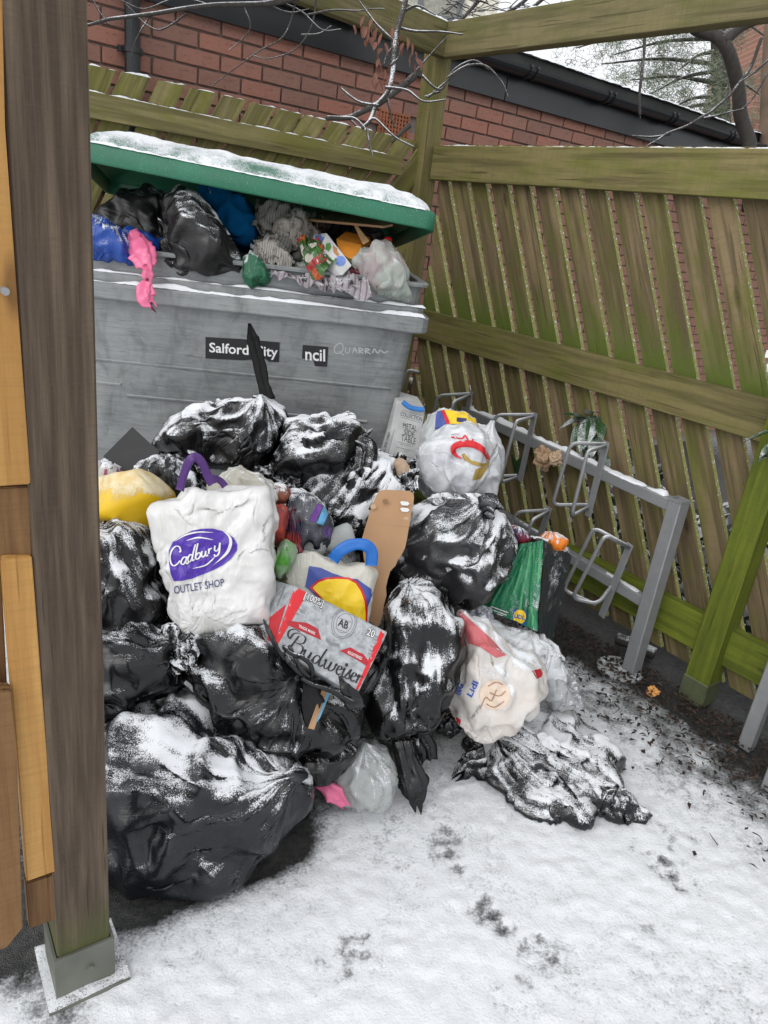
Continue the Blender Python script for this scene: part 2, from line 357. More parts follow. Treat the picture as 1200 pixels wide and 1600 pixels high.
def board(name, A, B, w, d, mat, parent, face=None, bev=.003, roll=0., wob=0.):
    """timber from A to B: local X along the grain; w across (vertical-ish), d thick; face = outward normal"""
    A, B = np.array(A, float), np.array(B, float); L = np.linalg.norm(B-A); x = (B-A)/L
    f = nrm(face-x*np.dot(face, x)); z = np.cross(x, f)
    V, Fc = box_vf((0,0,0), (L/2,0,0), (0,d/2,0), (0,0,w/2), bev)
    me = bpy.data.meshes.new(name); me.from_pydata(V.tolist(), [], Fc); me.materials.append(mat)
    o = bpy.data.objects.new(name, me); COL.objects.link(o)
    Mx = Matrix(((x[0],f[0],z[0],0),(x[1],f[1],z[1],0),(x[2],f[2],z[2],0),(0,0,0,1)))
    c = (A+B)/2
    base = np.array(parent['_o']) if parent is not None else np.zeros(3)
    Mx.translation = Vector(c-base)
    o.matrix_basis = Mx; o['_o'] = [float(q) for q in c]
    if parent is not None: o.parent = parent
    return o
def snow_strip(A, B, w, h, parent, seed=0, name='snow_cap', gap=.0, mat=None, side=None, fr=14):
    """lumpy line of lying snow along A-B, w wide, h high"""
    A, B = np.array(A, float), np.array(B, float); L = np.linalg.norm(B-A); x = (B-A)/L
    y = nrm(np.cross(UP, x)) if side is None else nrm(side); n = max(8, int(L/.012)); m = 9
    s = np.linspace(0, L, n); th = np.linspace(0, math.pi, m)
    q = np.stack([s*fr/14, np.full(n, seed*1.7), np.zeros(n)], -1)
    a = np.clip(.72+.55*vnoise(q, seed+40, 14)+.35*vnoise(q, seed+41, 50)-gap, .04, 1.5); a[0] = a[-1] = .05
    b = .8+.25*vnoise(q, seed+42, 20)
    V = A+s[:,None,None]*x + (np.cos(th)[None,:,None]*y*w/2*b[:,None,None]) + (np.sin(th)**.7)[None,:,None]*UP*h*a[:,None,None]-UP*.002
    V = V+.0015*vnoise(V, seed+50, 160)[...,None]*UP
    return mesh_obj(name, V, grid_faces(n, m), mat or MAT['snow'], parent, smooth=True)
def slat_mesh(poly, thick, face, along, loc, name, mat, parent, lean):
    """a leaning fence board: poly = (s, z) corners on the fence plane; local X runs up the board"""
    x = nrm(lean); f = nrm(face); z = np.cross(x, f)
    P = np.array([along*s+UP*h for s, h in poly]); c = P.mean(0)
    Q = np.stack([(P-c)@x, np.zeros(len(P)), (P-c)@z], -1); m = len(Q)
    V = np.vstack([Q+[0,thick/2,0], Q-[0,thick/2,0]])
    s0 = 1 if np.dot(np.cross(Q[1]-Q[0], Q[2]-Q[1]), [0,1,0]) > 0 else -1
    fr = tuple(range(m)) if s0 > 0 else tuple(range(m-1,-1,-1))
    Fc = [fr, tuple(m+i for i in reversed(fr))]+[(fr[(i+1) % m], fr[i], fr[i]+m, fr[(i+1) % m]+m) for i in range(m)]
    key = ('slat', name, tuple(np.round(Q, 3).ravel()))
    if key not in MAT:
        me = bpy.data.meshes.new(name); me.from_pydata(V.tolist(), [], Fc); me.materials.append(mat); me.materials.append(MAT['edge'])
        for i_, p_ in enumerate(me.polygons): p_.material_index = 1 if i_ > 1 else 0
        MAT[key] = me
    o = bpy.data.objects.new(name, MAT[key]); COL.objects.link(o); o.parent = parent
    Mx = Matrix(((x[0],f[0],z[0],0),(x[1],f[1],z[1],0),(x[2],f[2],z[2],0),(0,0,0,1)))
    Mx.translation = Vector(loc+c-np.array(parent['_o'])); o.matrix_basis = Mx
    return o
def clip(poly, a, b, c):
    """keep the side a*s + b*z >= c"""
    out = []; n = len(poly)
    for i in range(n):
        p, q = poly[i], poly[(i+1) % n]; dp = a*p[0]+b*p[1]-c; dq = a*q[0]+b*q[1]-c
        if dp >= 0: out.append(p)
        if (dp >= 0) != (dq >= 0):
            t_ = dp/(dp-dq); out.append((p[0]+t_*(q[0]-p[0]), p[1]+t_*(q[1]-p[1])))
    return out
# ---- right fence
rf = thing('wooden_fence', CN, 'tall mossy green slatted timber fence running along the right side', 'fence')
T = H/1.6
zt = {k: f2(*p)[2] for k, p in dict(top=(900,229.3), topb=(900,294.2), mid=(900,546), midb=(900,603)).items()}
s_end = 3.6
def frail(z0, z1, s0, s1, mat, nm, seed, off=0.):
    b = board(nm, CN+d2*s0+UP*(z0+z1)/2+n2*off, CN+d2*s1+UP*(z0+z1)/2+n2*off, z1-z0, .045, mat, rf, n2)
    return b
r_ = frail(zt['topb'], zt['top'], .03, s_end, MAT['rail'], 'rail', 1, -.02)
snow_strip(CN+d2*.05+UP*zt['top']-n2*.02, CN+d2*s_end+UP*zt['top']-n2*.02, .04, .007, rf, 2)
frail(zt['midb'], zt['mid'], .03, s_end, MAT['rail'], 'rail', 3, -.02)
sj2 = (G(1107,1100)-CN)@d2-.05
frail(.196, .36, .03, sj2-.002, MAT['lowrail'], 'rail', 4, -.02)
frail(.196, .36, sj2+.002, s_end, MAT['lowrail'], 'rail', 4, -.02)
pitch_s = .1385*T; lean = .528; z_top2 = zt['top']+.012; rs = np.random.RandomState(4)
s_at = lambda x: (f2(x, 280+.0593*(x-660))-CN)@d2
k0 = s_at(690); zr = zt['topb']
for k in range(-12, 26):
    wj = .106*T+rs.uniform(-.006, .004)
    sl_ = k0+.030+pitch_s*k-rs.uniform(0,.004)
    g = lambda s, z: (s-lean*(z-zr), z)
    poly = [g(sl_, .1), g(sl_+wj, .1), g(sl_+wj, z_top2), g(sl_, z_top2)]
    poly = [(s, z) for s, z in poly]
    poly = clip(clip(poly, 1, 0, .06), -1, 0, -s_end)
    if len(poly) < 3 or (max(p[1] for p in poly)-min(p[1] for p in poly)) < .05: continue
    slat_mesh(poly, .024, n2, d2, CN-n2*(.058+rs.uniform(0,.003)), 'slat', MAT['slat_right'], rf, UP-d2*lean)
# ---- corner post and its neighbours
def post(nm, c, half, z0, z1, mat, parent, ax=d2, face=n2):
    c = np.array(c); o = board(nm, [c[0],c[1],z0], [c[0],c[1],z1], half*2, half*2, mat, parent, face, .004); return o
post('post', CN-d2*.03+n2*.0, .052, 0, f2(675,85)[2]+.0, MAT['rail'], rf)
pt = CN-d2*.03+UP*(f2(675,85)[2]); snow_strip(pt-d2*.045, pt+d2*.045, .09, .012, rf, 5)
A2, B2, C2 = G(1072,1077), G(1107,1100), G(1132,1083)
pc = (A2+C2)/2+n2*0; pc = CN+d2*((B2-CN)@d2-.05)+n2*.005; pc[2] = 0
post('post', pc, .052, .1, 2.1, MAT['lowrail'], rf)
sh = MB(); sh.box(pc+UP*.055, d2*.056, n2*.056, UP*.055, bev=.004); sh.build('post_shoe', plain('mossy_metal', (.10,.115,.06), .6, .3), rf)
# ---- back fence
bf = thing('wooden_fence', CN-d1*1.0, 'shorter green slatted fence behind the wheelie bin, below the brick wall', 'fence')
bl0, bl1 = f1(60, 125.8), f1(625, 245.9); bb0, bb1 = f1(60, 169.1), f1(625, 274.6)
ext = bl0+(bl0-bl1)*.35; extb = bb0+(bb0-bb1)*.35
def rail_quad(nm, P, thick, mat, parent, n):
    """rail from four corners (left top, right top, right bottom, left bottom) on a plane"""
    P = np.array(P); c = P.mean(0); x = nrm(P[1]-P[0]); z = np.cross(x, n)
    Q = np.array([[(p-c)@x, 0, (p-c)@z] for p in P]); V = np.vstack([Q+[0,thick/2,0], Q-[0,thick/2,0]])
    fr = (0,1,2,3) if np.cross(Q[1]-Q[0], Q[2]-Q[1])[1] > 0 else (3,2,1,0)
    Fc = [fr, tuple(4+i for i in reversed(fr))]+[(fr[(i+1) % 4], fr[i], fr[i]+4, fr[(i+1) % 4]+4) for i in range(4)]
    me = bpy.data.meshes.new(nm); me.from_pydata(V.tolist(), [], Fc); me.materials.append(mat)
    o = bpy.data.objects.new(nm, me); COL.objects.link(o); o.parent = parent
    Mx = Matrix(((x[0],n[0],z[0],0),(x[1],n[1],z[1],0),(x[2],n[2],z[2],0),(0,0,0,1))); Mx.translation = Vector(c-np.array(parent['_o'])); o.matrix_basis = Mx
    return o
rail_quad('rail', [ext, bl1, bb1, extb], .045, MAT['slat_back'], bf, n1)
snow_strip(ext, bl1, .035, .008, bf, 7)
lo = lambda p, q: (p[0], p[1], q)
rail_quad('rail', [ext*[1,1,0]+UP*1.22, bl1*[1,1,0]+UP*1.22, bl1*[1,1,0]+UP*1.1, ext*[1,1,0]+UP*1.1], .045, MAT['slat_back'], bf, n1)
rail_quad('rail', [ext*[1,1,0]+UP*.36, bl1*[1,1,0]+UP*.36, bl1*[1,1,0]+UP*.2, ext*[1,1,0]+UP*.2], .045, MAT['slat_back'], bf, n1)
tl = [(190,112,235,121),(247.5,126,289,133),(297.5,137.5,338,146),(347.5,148.5,385,157),(392.5,160,430,168),(435,170,470,178.5),(474,179.5,511,187.5),(517.5,189.5,548,197),(554,198,583,205),(590,206,617,213),(137,101,181,110),(80,88,125,98),(20,74,68,85),(-42,59,6,70),(-106,43,-56,55),(-172,28,-120,40),(622,214,650,221),(660,222,690,229),(700,231,730,238),(740,240,770,247),(780,249,810,256),(820,258,850,265),(860,267,890,274)]
for i, (xa, ya, xb, yb) in enumerate(tl):
    sx = .43+.27*(xa-190)/380
    a, b = f1(xa, ya, -.035), f1(xb, yb, -.035)
    lowa, lowb = f1(xa-sx*60, ya+60, -.035), f1(xb-sx*60, yb+60, -.035)
    ln_ = nrm(((a-lowa)+(b-lowb))); u = CN-n1*.035
    pa, pb = ((a-u)@d1, a[2]), ((b-u)@d1, b[2]); kk = ln_@d1/ln_[2]
    poly = [pa, pb, (pb[0]-kk*(pb[1]-.1), .1), (pa[0]-kk*(pa[1]-.1), .1)]
    poly = clip(poly, -1, 0, .02) if xa > 560 else poly
    if len(poly) < 3: continue
    slat_mesh(poly, .018, n1, d1, u, 'slat', MAT['slat_back'], bf, ln_)
    if xa < 600: snow_strip(a+n1*.0, b, .022, .009, bf, 60+i, gap=.1)
# ---- overhead beams resting above the corner
ob = thing('overhead_beam', f1(660,60), 'green mossy overhead beam from the corner post up to the top left', 'beam')
bh = (f2(702,37.5)[2]+f2(1200,-43)[2])/2
za, zb = f2(696,92.5)[2], f2(702,37.5)[2]
d1b = hdir(1727, 483); q0 = f2(699, 60); q0[2] = 0
zm = (za+zb)/2
board('beam', q0+UP*zm-d1b*.0-n2*.0, q0+UP*zm-d1b*3.0, zb-za, .05, MAT['beam'], ob, np.cross(d1b, UP)*(1 if np.dot(np.cross(d1b, UP), EYE-q0) > 0 else -1))
snow_strip(q0+UP*zb-d1b*.02, q0+UP*zb-d1b*3, .045, .012, ob, 8)
ob2 = thing('overhead_beam', q0+UP*zm, 'long green mossy overhead beam crossing the top right of the view', 'beam')
board('beam', q0+UP*zm+d2*.03, q0+UP*zm+d2*3.2, zb-za, .07, MAT['beam'], ob2, n2)
snow_strip(q0+UP*zb+d2*.03, q0+UP*zb+d2*3.2, .06, .012, ob2, 9)
# ---- brick building behind
dw = hdir(2172, 540); nw = np.cross(dw, UP); W0 = W(690, 190, 4.4); nw = nw if np.dot(nw, EYE-W0) > 0 else -nw; W0[2] = 0
wl_ = lambda x, y, off=0.: PL(x, y, W0+nw*off, nw)
eave = (wl_(690,126)[2]+wl_(300,7.6)[2]+wl_(900,191)[2])/3
hs_ = thing('brick_building', W0, 'low red brick building with black gutter behind the fences', 'building')
t = NT('red_brick'); v = t.co(); rn = t.rnd()
bc = t.ramp(rn, [(0., (.27,.15,.125)), (.3, (.36,.175,.14)), (.6, (.46,.19,.14)), (.8, (.26,.155,.13)), (1., (.42,.20,.155))])
nn = t.noise(t.node('ShaderNodeVectorMath', {0: v, 1: t.node('ShaderNodeCombineXYZ', {'X': t.math('MULTIPLY', rn, 50.)}).outputs[0]}, operation='ADD').outputs[0], 38, 5, .7, .5)
cr = t.ramp(t.noise(t.co((14,14,70)), 1.6, 4, .7, 1.2), [(.30, .35), (.42, 1.)])
t.P(Base_Color=t.mix(1., t.mix(t.ramp(nn, [(.35, 0.), (.7, .8)]), bc, (.34,.19,.14)), cr, 'MULTIPLY'), Roughness=.85, Normal=t.bump(nn, .7, .006), Specular_IOR_Level=.2)
MAT['brick'] = t.m
MAT['mortar'] = plain('mortar', (.24,.195,.17), .9, bump=.5, f=200)
s_of = lambda x, y: (wl_(x, y)-W0)@dw
SL, SR = s_of(100, 20)-1.2, s_of(1160, 230)+1.5
MB().box(W0+dw*(SL+SR)/2+UP*eave/2-nw*.06, dw*(SR-SL)/2, nw*.05, UP*eave/2).build('mortar_wall', MAT['mortar'], hs_)
bm = []
for k_ in range(3):
    V, Fc = box_vf((0,0,0), (.107,0,0), (0,.01,0), (0,0,.0325), .003)
    V = V+np.array([[.0015*mnoise.noise(Vector(p*30)+Vector((k_*5,0,0))) for _ in range(3)] for p in V])
    me = bpy.data.meshes.new('brick'); me.from_pydata(V.tolist(), [], Fc); me.materials.append(MAT['brick']); bm.append(me)
Mw = Matrix(((dw[0],nw[0],0,0),(dw[1],nw[1],0,0),(0,0,1,0),(0,0,0,1)))
rb = random.Random(3); vent_c = wl_(614, 196); vs_ = (vent_c-W0)@dw
rest = MB(); ncr = 0
for r in range(int(eave/.075)+1):
    z = eave-.0375-r*.075
    if z < .05: break
    s = SL+(.1125 if r % 2 else 0)
    while s < SR:
        p = W0+dw*s+UP*z+nw*(-.003+rb.uniform(-.0015,.0015)); q = px_of(p)
        isv = abs(s-vs_) < .13 and abs(z-vent_c[2]) < .08
        fz = {True: 103+.2127*(q[0]-140)+14, False: 226}[q[0] < 640]
        if isv: pass
        elif 120 < q[0] < 1060 and -20 < q[1] < fz+8 and ncr < 299:
            o = bpy.data.objects.new('brick', bm[rb.randrange(3)]); COL.objects.link(o); o.parent = hs_
            mm = Mw.copy(); mm.translation = Vector(p-W0); o.matrix_basis = mm; ncr += 1
        else: rest.box(p, dw*.107, nw*.01, UP*.0325)
        s += .225
print('bricks', ncr, 'rest', len(rest.V), 'eave', eave, 'zt', zt, 'beam', za, zb)
tag(rest.build('brickwork', MAT['brick'], hs_), kind='stuff')
av = MB(); fr_ = plain('terracotta', (.36,.13,.065), .8)
av.box(vent_c+UP*.062+nw*.004, dw*.107, nw*.012, UP*.006); av.box(vent_c-UP*.062+nw*.004, dw*.107, nw*.012, UP*.006)
for i in range(10): av.box(vent_c+dw*(-.101+i*.02244)+nw*.003, dw*.0055, nw*.011, UP*.056)
for i in range(1, 6): av.box(vent_c+UP*(-.062+i*.0207)+nw*.002, dw*.101, nw*.009, UP*.0045)
vo = av.build('air_vent', fr_, hs_)
MB().box(vent_c-nw*.008, dw*.107, nw*.003, UP*.066).build('vent_shade_plate', plain('painted_vent_shade', (.01,.01,.01), .9), hs_)  # black plate behind the bars; shade of the vent holes is its colour
blk = plain('black_upvc', (.020,.022,.025), .32, bump=.08, f=40)
fh = (wl_(900,133.7,.08)[2]-eave)
ftop = eave+.15
fo = MB()
sj = s_of(782, 150)
fo.box(W0+dw*((SL+sj)/2-.002)+UP*(eave+.075)+nw*.03, dw*((sj-SL)/2-.002), nw*.012, UP*.095, bev=.002)
fo.box(W0+dw*((SR+sj)/2+.002)+UP*(eave+.075)+nw*.03, dw*((SR-sj)/2-.002), nw*.012, UP*.095, bev=.002)
fo.build('fascia', blk, hs_)
gt = MB(); th = np.linspace(math.pi, 2*math.pi, 11); gcn = W0+UP*(eave+.165)+nw*.105
prof = [gcn+nw*.056*math.cos(a)+UP*.05*math.sin(a) for a in th]+[gcn+nw*.050*math.cos(a)+UP*.044*math.sin(a) for a in th[::-1]]
m_ = len(prof); V = [p+dw*SL for p in prof]+[p+dw*SR for p in prof]
gt.add(V, [(i, (i+1) % m_, m_+(i+1) % m_, m_+i) for i in range(m_)])
gt.build('gutter', blk, hs_)
for xx, yy in ((828,112),(950,150),(1048,185),(1138,215),(690,70),(560,40)):
    s = (wl_(xx, yy, .12)-W0)@dw; g = MB()
    for ds in (-.028, .028):
        pts = [gcn+dw*(s+ds)+nw*.062*math.cos(a)+UP*.056*math.sin(a) for a in np.linspace(math.pi*1.02, 2*math.pi, 12)]+[gcn+dw*(s+ds)+nw*.05+UP*.012]
        g.tube(pts, .006, 5)
        g.box(gcn+dw*(s+ds)+nw*.05+UP*.01, dw*.012, nw*.01, UP*.006)
    g.build('gutter_bracket', blk, hs_)
rfm = plain('dark_roof_tile', (.05,.05,.048), .85, bump=.6, f=60)
tp = W0+UP*(eave+.175)
rr = MB(); sl0 = nrm(-nw+UP*.03)
rr.box(tp+dw*(SL+SR)/2+nw*.04+sl0*2.0+UP*.035, dw*((SR-SL)/2-.03), sl0*2.0, UP*.045, bev=.012)
rr.build('roof', rfm, hs_)
snow_strip(tp+dw*(SL+.05)+nw*.03+UP*.079, tp+dw*(SR-.05)+nw*.03+UP*.079, .10, .015, hs_, 11)
# downpipe
dpc = wl_(207, 60, .06); dp = MB(); b0 = dpc*[1,1,0]
dp.tube([b0+UP*.2, b0+UP*(eave+.12)], .034, 16)
dp.build('downpipe', blk, hs_)
for yy in (78, -160, 420):
    z = wl_(207, yy, .06)[2]; g = MB(); g.tube([b0+UP*(z-.012), b0+UP*(z+.012)], .040, 16); g.box(b0+UP*z-nw*.03, dw*.055, nw*.012, UP*.012); g.build('pipe_bracket', blk, hs_)
# ---- far buildings
cw = thing('house', W(700, 20, 14), 'cream rendered house with a grey framed window at the top', 'building')
a_, b_ = W(560, -60, 14), W(790, -60, 14); dv = nrm((b_-a_)*[1,1,0]); nv_ = np.cross(dv, UP); nv_ = nv_ if np.dot(nv_, EYE-a_) > 0 else -nv_
cc = W(690, 20, 14.0); MB().box(cc*[1,1,0]+dv*-.55+UP*3.4-nv_*2, dv*1.6, nv_*2, UP*3.4).build('wall', plain('cream_render', (.62,.60,.50), .85), cw)
hp = lambda x, y, o=0: PL(x, y, cc+nv_*o, nv_)
wf = MB(); gry = plain('grey_frame', (.12,.125,.13), .5)
def win_frame(x0, y0, x1, y1):
    p, q = hp(x0, y0, .02), hp(x1, y1, .02); c = (p+q)/2; hw = abs((q-p)@dv)/2; hh = abs(q[2]-p[2])/2
    return c, hw, hh
c, hw, hh = win_frame(598, -40, 716, 33)
for sx in (-1, 0, 1): wf.box(c+dv*sx*hw, dv*.05, nv_*.05, UP*(hh+.05))
for sy in (-1, 1): wf.box(c+UP*sy*hh, dv*hw, nv_*.048, UP*.05)
wf.build('window_frame', gry, cw)
MB().box(c-nv_*.03, dv*hw, nv_*.01, UP*hh).build('window_pane', plain('window_glass', (.30,.33,.36), .08, bump=.0), cw)
rb2 = thing('brick_building', W(1195, 150, 11), 'far narrow brick gable glimpsed between branches at the top right', 'building')
pz = W(1188, 150, 11); MB().box(pz*[1,1,0]+dv*.55+UP*2.7-nv_*1, dv*.62, nv_*1, UP*2.7).build('wall', None, rb2)
t = NT('far_brick'); bt = t.node('ShaderNodeTexBrick', {'Vector': t.node('ShaderNodeMapping', {'Vector': t.node('ShaderNodeTexCoord').outputs['Object'], 'Rotation': (math.pi/2, 0, 0)}).outputs[0], 'Color1': (.30,.13,.085,1), 'Color2': (.22,.10,.07,1), 'Mortar': (.3,.25,.2,1), 'Scale': 1., 'Brick Width': .225, 'Row Height': .075, 'Mortar Size': .006})
t.P(Base_Color=bt.outputs[0], Roughness=.9); rb2.children[0].data.materials.append(t.m)
# ================================================================== WHEELIE BIN
bx = nrm([math.cos(math.radians(7.6)), math.sin(math.radians(7.6)), 0]); by = np.cross(bx, UP)      # by: out of the front
BO = W(670, 520, 2.8); h1 = BO[2]; BO = BO*[1,1,0]
BW, BD = 1.38, .72
def bp(x, y, off=0.): return PL(x, y, BO+by*off, by)
bc_ = BO-bx*BW/2-by*BD/2
binr = thing('wheelie_bin', bc_, 'overfilled grey steel communal bin with a propped green lid, heaped with bags', 'bin')
def rrect(ix, iy, z, r=.05, n=5, ex=0.):
    hw, hd = BW/2-ix, BD/2-iy; P = []
    for cx_, cy_, a0 in ((1,1,0),(-1,1,90),(-1,-1,180),(1,-1,270)):
        for k in range(n+1):
            a = math.radians(a0+90*k/n); P.append(bc_+bx*(cx_*(hw-r)+r*math.cos(a))+by*(cy_*(hd-r)+r*math.sin(a))+UP*z)
    # subdivide the long sides
    Q = []; m = len(P)
    for i in range(m):
        a, b = P[i], P[(i+1) % m]; k = max(1, int(np.linalg.norm(b-a)/.03))
        for j in range(k): Q.append(a+(b-a)*j/k)
    return np.array(Q)
def loops(levels, r=.05):
    N = 160; L = []
    for ix, iy, z in levels:
        Q = rrect(ix, iy, z, r); c = np.vstack([Q, Q[:1]]); s = np.concatenate([[0], np.cumsum(np.linalg.norm(np.diff(c, axis=0), axis=1))]); s /= s[-1]
        tt = np.arange(N)/N; L.append(np.stack([np.interp(tt, s, c[:,k]) for k in range(3)], -1))
    return np.array(L)
zs = np.linspace(.2, h1-.012, 24)
lv = [(.125-.08*(z-.2)/(h1-.2), .115-.075*(z-.2)/(h1-.2), z) for z in zs]
L = loops(lv); fz_ = (L-bc_)@by
den = vnoise(L, 3, 5)*.004+vnoise(L, 4, 13)*.0012
front = np.clip((fz_-(BD/2-.16))/.04, 0, 1)
L = L+(by*(den*front)[...,None])
# pressed shallow panels on the front
sx_ = (L-bc_)@bx; zz_ = L[...,2]
for x0, x1, z0_, z1_ in ((-.52,-.12,.62,.98),(.05,.5,.6,.95)):
    k = np.clip((np.minimum(sx_-x0, x1-sx_))/.03, 0, 1)*np.clip(np.minimum(zz_-z0_, z1_-zz_)/.03, 0, 1); L = L-by*(k*.008*front)[...,None]
t = NT('streaked_galvanised_bin'); v = t.co()
h_ = t.noise(t.co((4, 4, 40)), 1.6, 5, .65, .6); w_ = t.noise(t.co((9, 9, 5)), 1.2, 6, .7, .6); b_ = t.noise(v, 2.6, 5, .6, .4)
cc_ = t.mix(t.ramp(b_, [(.3, 0.), (.7, 1.)]), (.145,.158,.162), (.28,.292,.29))
cc_ = t.mix(t.ramp(h_, [(.35, .0), (.75, .55)]), cc_, (.38,.39,.385))
cc_ = t.mix(t.ramp(w_, [(.48, .0), (.70, .5)]), cc_, (.06,.064,.062))
sc_ = t.ramp(t.noise(t.co((3,3,60)), 3., 3, .7, .3), [(.60, 0.), (.64, 1.)]); cc_ = t.mix(t.math('MULTIPLY', sc_, .35), cc_, (.05,.05,.048))
t.P(Base_Color=cc_, Metallic=.15, Roughness=t.math('ADD', .38, t.math('MULTIPLY', w_, .25)), Normal=t.bump(t.math('ADD', h_, t.noise(v, 60, 3)), .22, .003)); MAT['bin'] = t.m
body = mesh_obj('body', L, grid_faces(len(zs), 160, True), MAT['bin'], binr, smooth=True)
lv2 = [(.046,.041,h1-.013),(.004,.004,h1-.006),(0,0,h1),(-.001,-.001,h1+.048),(.003,.003,h1+.053),(.021,.021,h1+.055),(.022,.022,h1+.082),(.025,.025,h1+.086),(.043,.043,h1+.088),(.037,.037,h1+.158),(.018,.018,h1+.162),(.016,.016,h1+.172),(.022,.022,h1+.177),(.05,.05,h1+.177),(.055,.055,h1+.165),(.058,.058,h1+.1),(.09,.09,.3)]
L2 = loops(lv2, .045); L2 = L2+UP*(vnoise(L2*[1,1,0], 12, 4)*.004)[...,None]
rim = mesh_obj('rim', L2, grid_faces(len(lv2), 160, True), MAT['bin'], binr, smooth=False)
nf = 160
me = rim.data; 
bq = loops([(.09,.09,.31)]); mesh_obj('bin_floor', bq[0], [tuple(range(160))], MAT['bin'], binr)
bb = MB()
for zz in (h1-.26, h1-.275):
    pass
def front_at(s, z): return bc_+bx*s+by*(BD/2-(.115-.075*(z-.2)/(h1-.2)))+UP*z
for (x0, x1, z) in ((-.6,.58,h1-.24),(-.6,-.46,h1-.33),(-.44,-.05,h1-.37),(.1,.5,h1-.385),(-.58,.56,.52),(-.58,.56,.36)):
    bb.tube([front_at(x0, z), front_at((x0+x1)/2, z), front_at(x1, z)], .006, 6)
tag(bb.build('pressed_rib', MAT['bin'], binr), kind='stuff')
for (sx, sy) in ((-1,-1),(1,-1),(-1,1),(1,1)):
    c = bc_+bx*sx*(BW/2-.24)+by*sy*(BD/2-.2)
    wv_ = MB(); wv_.tube([c+UP*.08-bx*.025, c+UP*.08+bx*.025], .08, 20); wv_.box(c+UP*.17, bx*.04, by*.03, UP*.035, bev=.004)
    wv_.build('wheel', plain('black_rubber', (.02,.02,.02), .7), binr)
for z, o_, g in ((h1+.054, .01, .05), (h1+.087, .033, .18)):
    a, b = bc_+by*(BD/2-o_)-bx*(BW/2-.02)+UP*z, bc_+by*(BD/2-o_)+bx*(BW/2-.02)+UP*z
    snow_strip(a, b, .020, .014, binr, 21+int(g*100), gap=g, fr=7)
snow_strip(bc_-by*(BD/2-.03)-bx*.6+UP*(h1+.175), bc_-by*(BD/2-.03)+bx*.6+UP*(h1+.175), .03, .01, binr, 31)
# ---- lid
FLb, FRb = bp(112, 248, .02), bp(679, 361, .02)
BRb = bp(612, 389, -BD-.0); BLb = FLb+(BRb-FRb)
lidup = nrm(np.cross(FRb-FLb, BLb-FLb)); lidup = lidup if lidup[2] > 0 else -lidup
nu, nv = 150, 90
u = np.linspace(0, 1, nu)[None,:]; v_ = np.linspace(0, 1, nv)[:,None]
# rounded corner plan
lx, ly = np.linalg.norm(FRb-FLb), np.linalg.norm(BRb-FRb)
def lid_surf(inset, hfun):
    U = (u-.5)*2+0*v_; V2 = (v_-.5)*2+0*u
    rr_ = .05; hx, hy = lx/2-inset, ly/2-inset
    xx, yy = U*hx, V2*hy; ax_ = np.maximum(np.abs(xx)-(hx-rr_), 0); ay_ = np.maximum(np.abs(yy)-(hy-rr_), 0)
    k = np.where((ax_ > 0) & (ay_ > 0), np.maximum(ax_, ay_)/np.maximum(np.hypot(ax_, ay_), 1e-9), 1.)
    xx = np.sign(xx)*(np.minimum(np.abs(xx), hx-rr_)+ax_*k); yy = np.sign(yy)*(np.minimum(np.abs(yy), hy-rr_)+ay_*k)
    d = np.minimum(hx-np.abs(xx), hy-np.abs(yy)); d = np.minimum(d, np.where((ax_ > 0) & (ay_ > 0), rr_-np.hypot(ax_, ay_)*k, 9))
    c = (FLb+FRb+BLb+BRb)/4
    return c+nrm(FRb-FLb)*xx[...,None]+nrm(BRb-FRb)*yy[...,None]+lidup*hfun(np.maximum(d, 0), xx, yy)[...,None], d, xx, yy
sk = .062
hout = lambda d, x, y: sk+.078*np.clip((d-.015)/.15, 0, 1)**.62+0*x
S_, dd_, XX, YY = lid_surf(0, hout)
sn_ = np.where(dd_ > .012, .92, .0)+.22*vnoise(S_, 61, 6)+.2*vnoise(S_, 62, 30)
gp = np.exp(-(((XX-(-.03))/.10)**2+((YY+ly/2-.06)/.05)**2)); sn_ -= .75*gp
sn_ -= .42*np.clip(vnoise(S_, 67, 3.2)+.45, 0, 1)*np.clip(1-dd_/.11, 0, 1)
S_ = S_+UP*(np.clip(sn_-.2, 0, 1)*(.013+.006*vnoise(S_, 63, 12)+.004*vnoise(S_, 64, 40))*np.clip((dd_-.005)/.03, 0, 1))[...,None]
t = NT('green_hdpe'); vv = t.co()
t.P(Base_Color=t.mix(t.ramp(t.noise(vv, 5, 4), [(.3,0.),(.7,1.)]), (.012,.115,.060), (.016,.155,.082)), Roughness=.42, Normal=t.bump(t.noise(vv, 130, 3), .12, .002)); snow_layer(t, kf=.5, soft=.2); MAT['lid'] = t.m
lid = mesh_obj('lid', S_, grid_faces(nv, nu), MAT['lid'], binr, smooth=True, snow=sn_.ravel())
Bt, d0, _, _ = lid_surf(.0, lambda d, x, y: sk+0*x); 
I_, _, _, _ = lid_surf(.012, lambda d, x, y: sk-.012+.07*np.clip((d-.01)/.14, 0, 1)**.7+0*x)
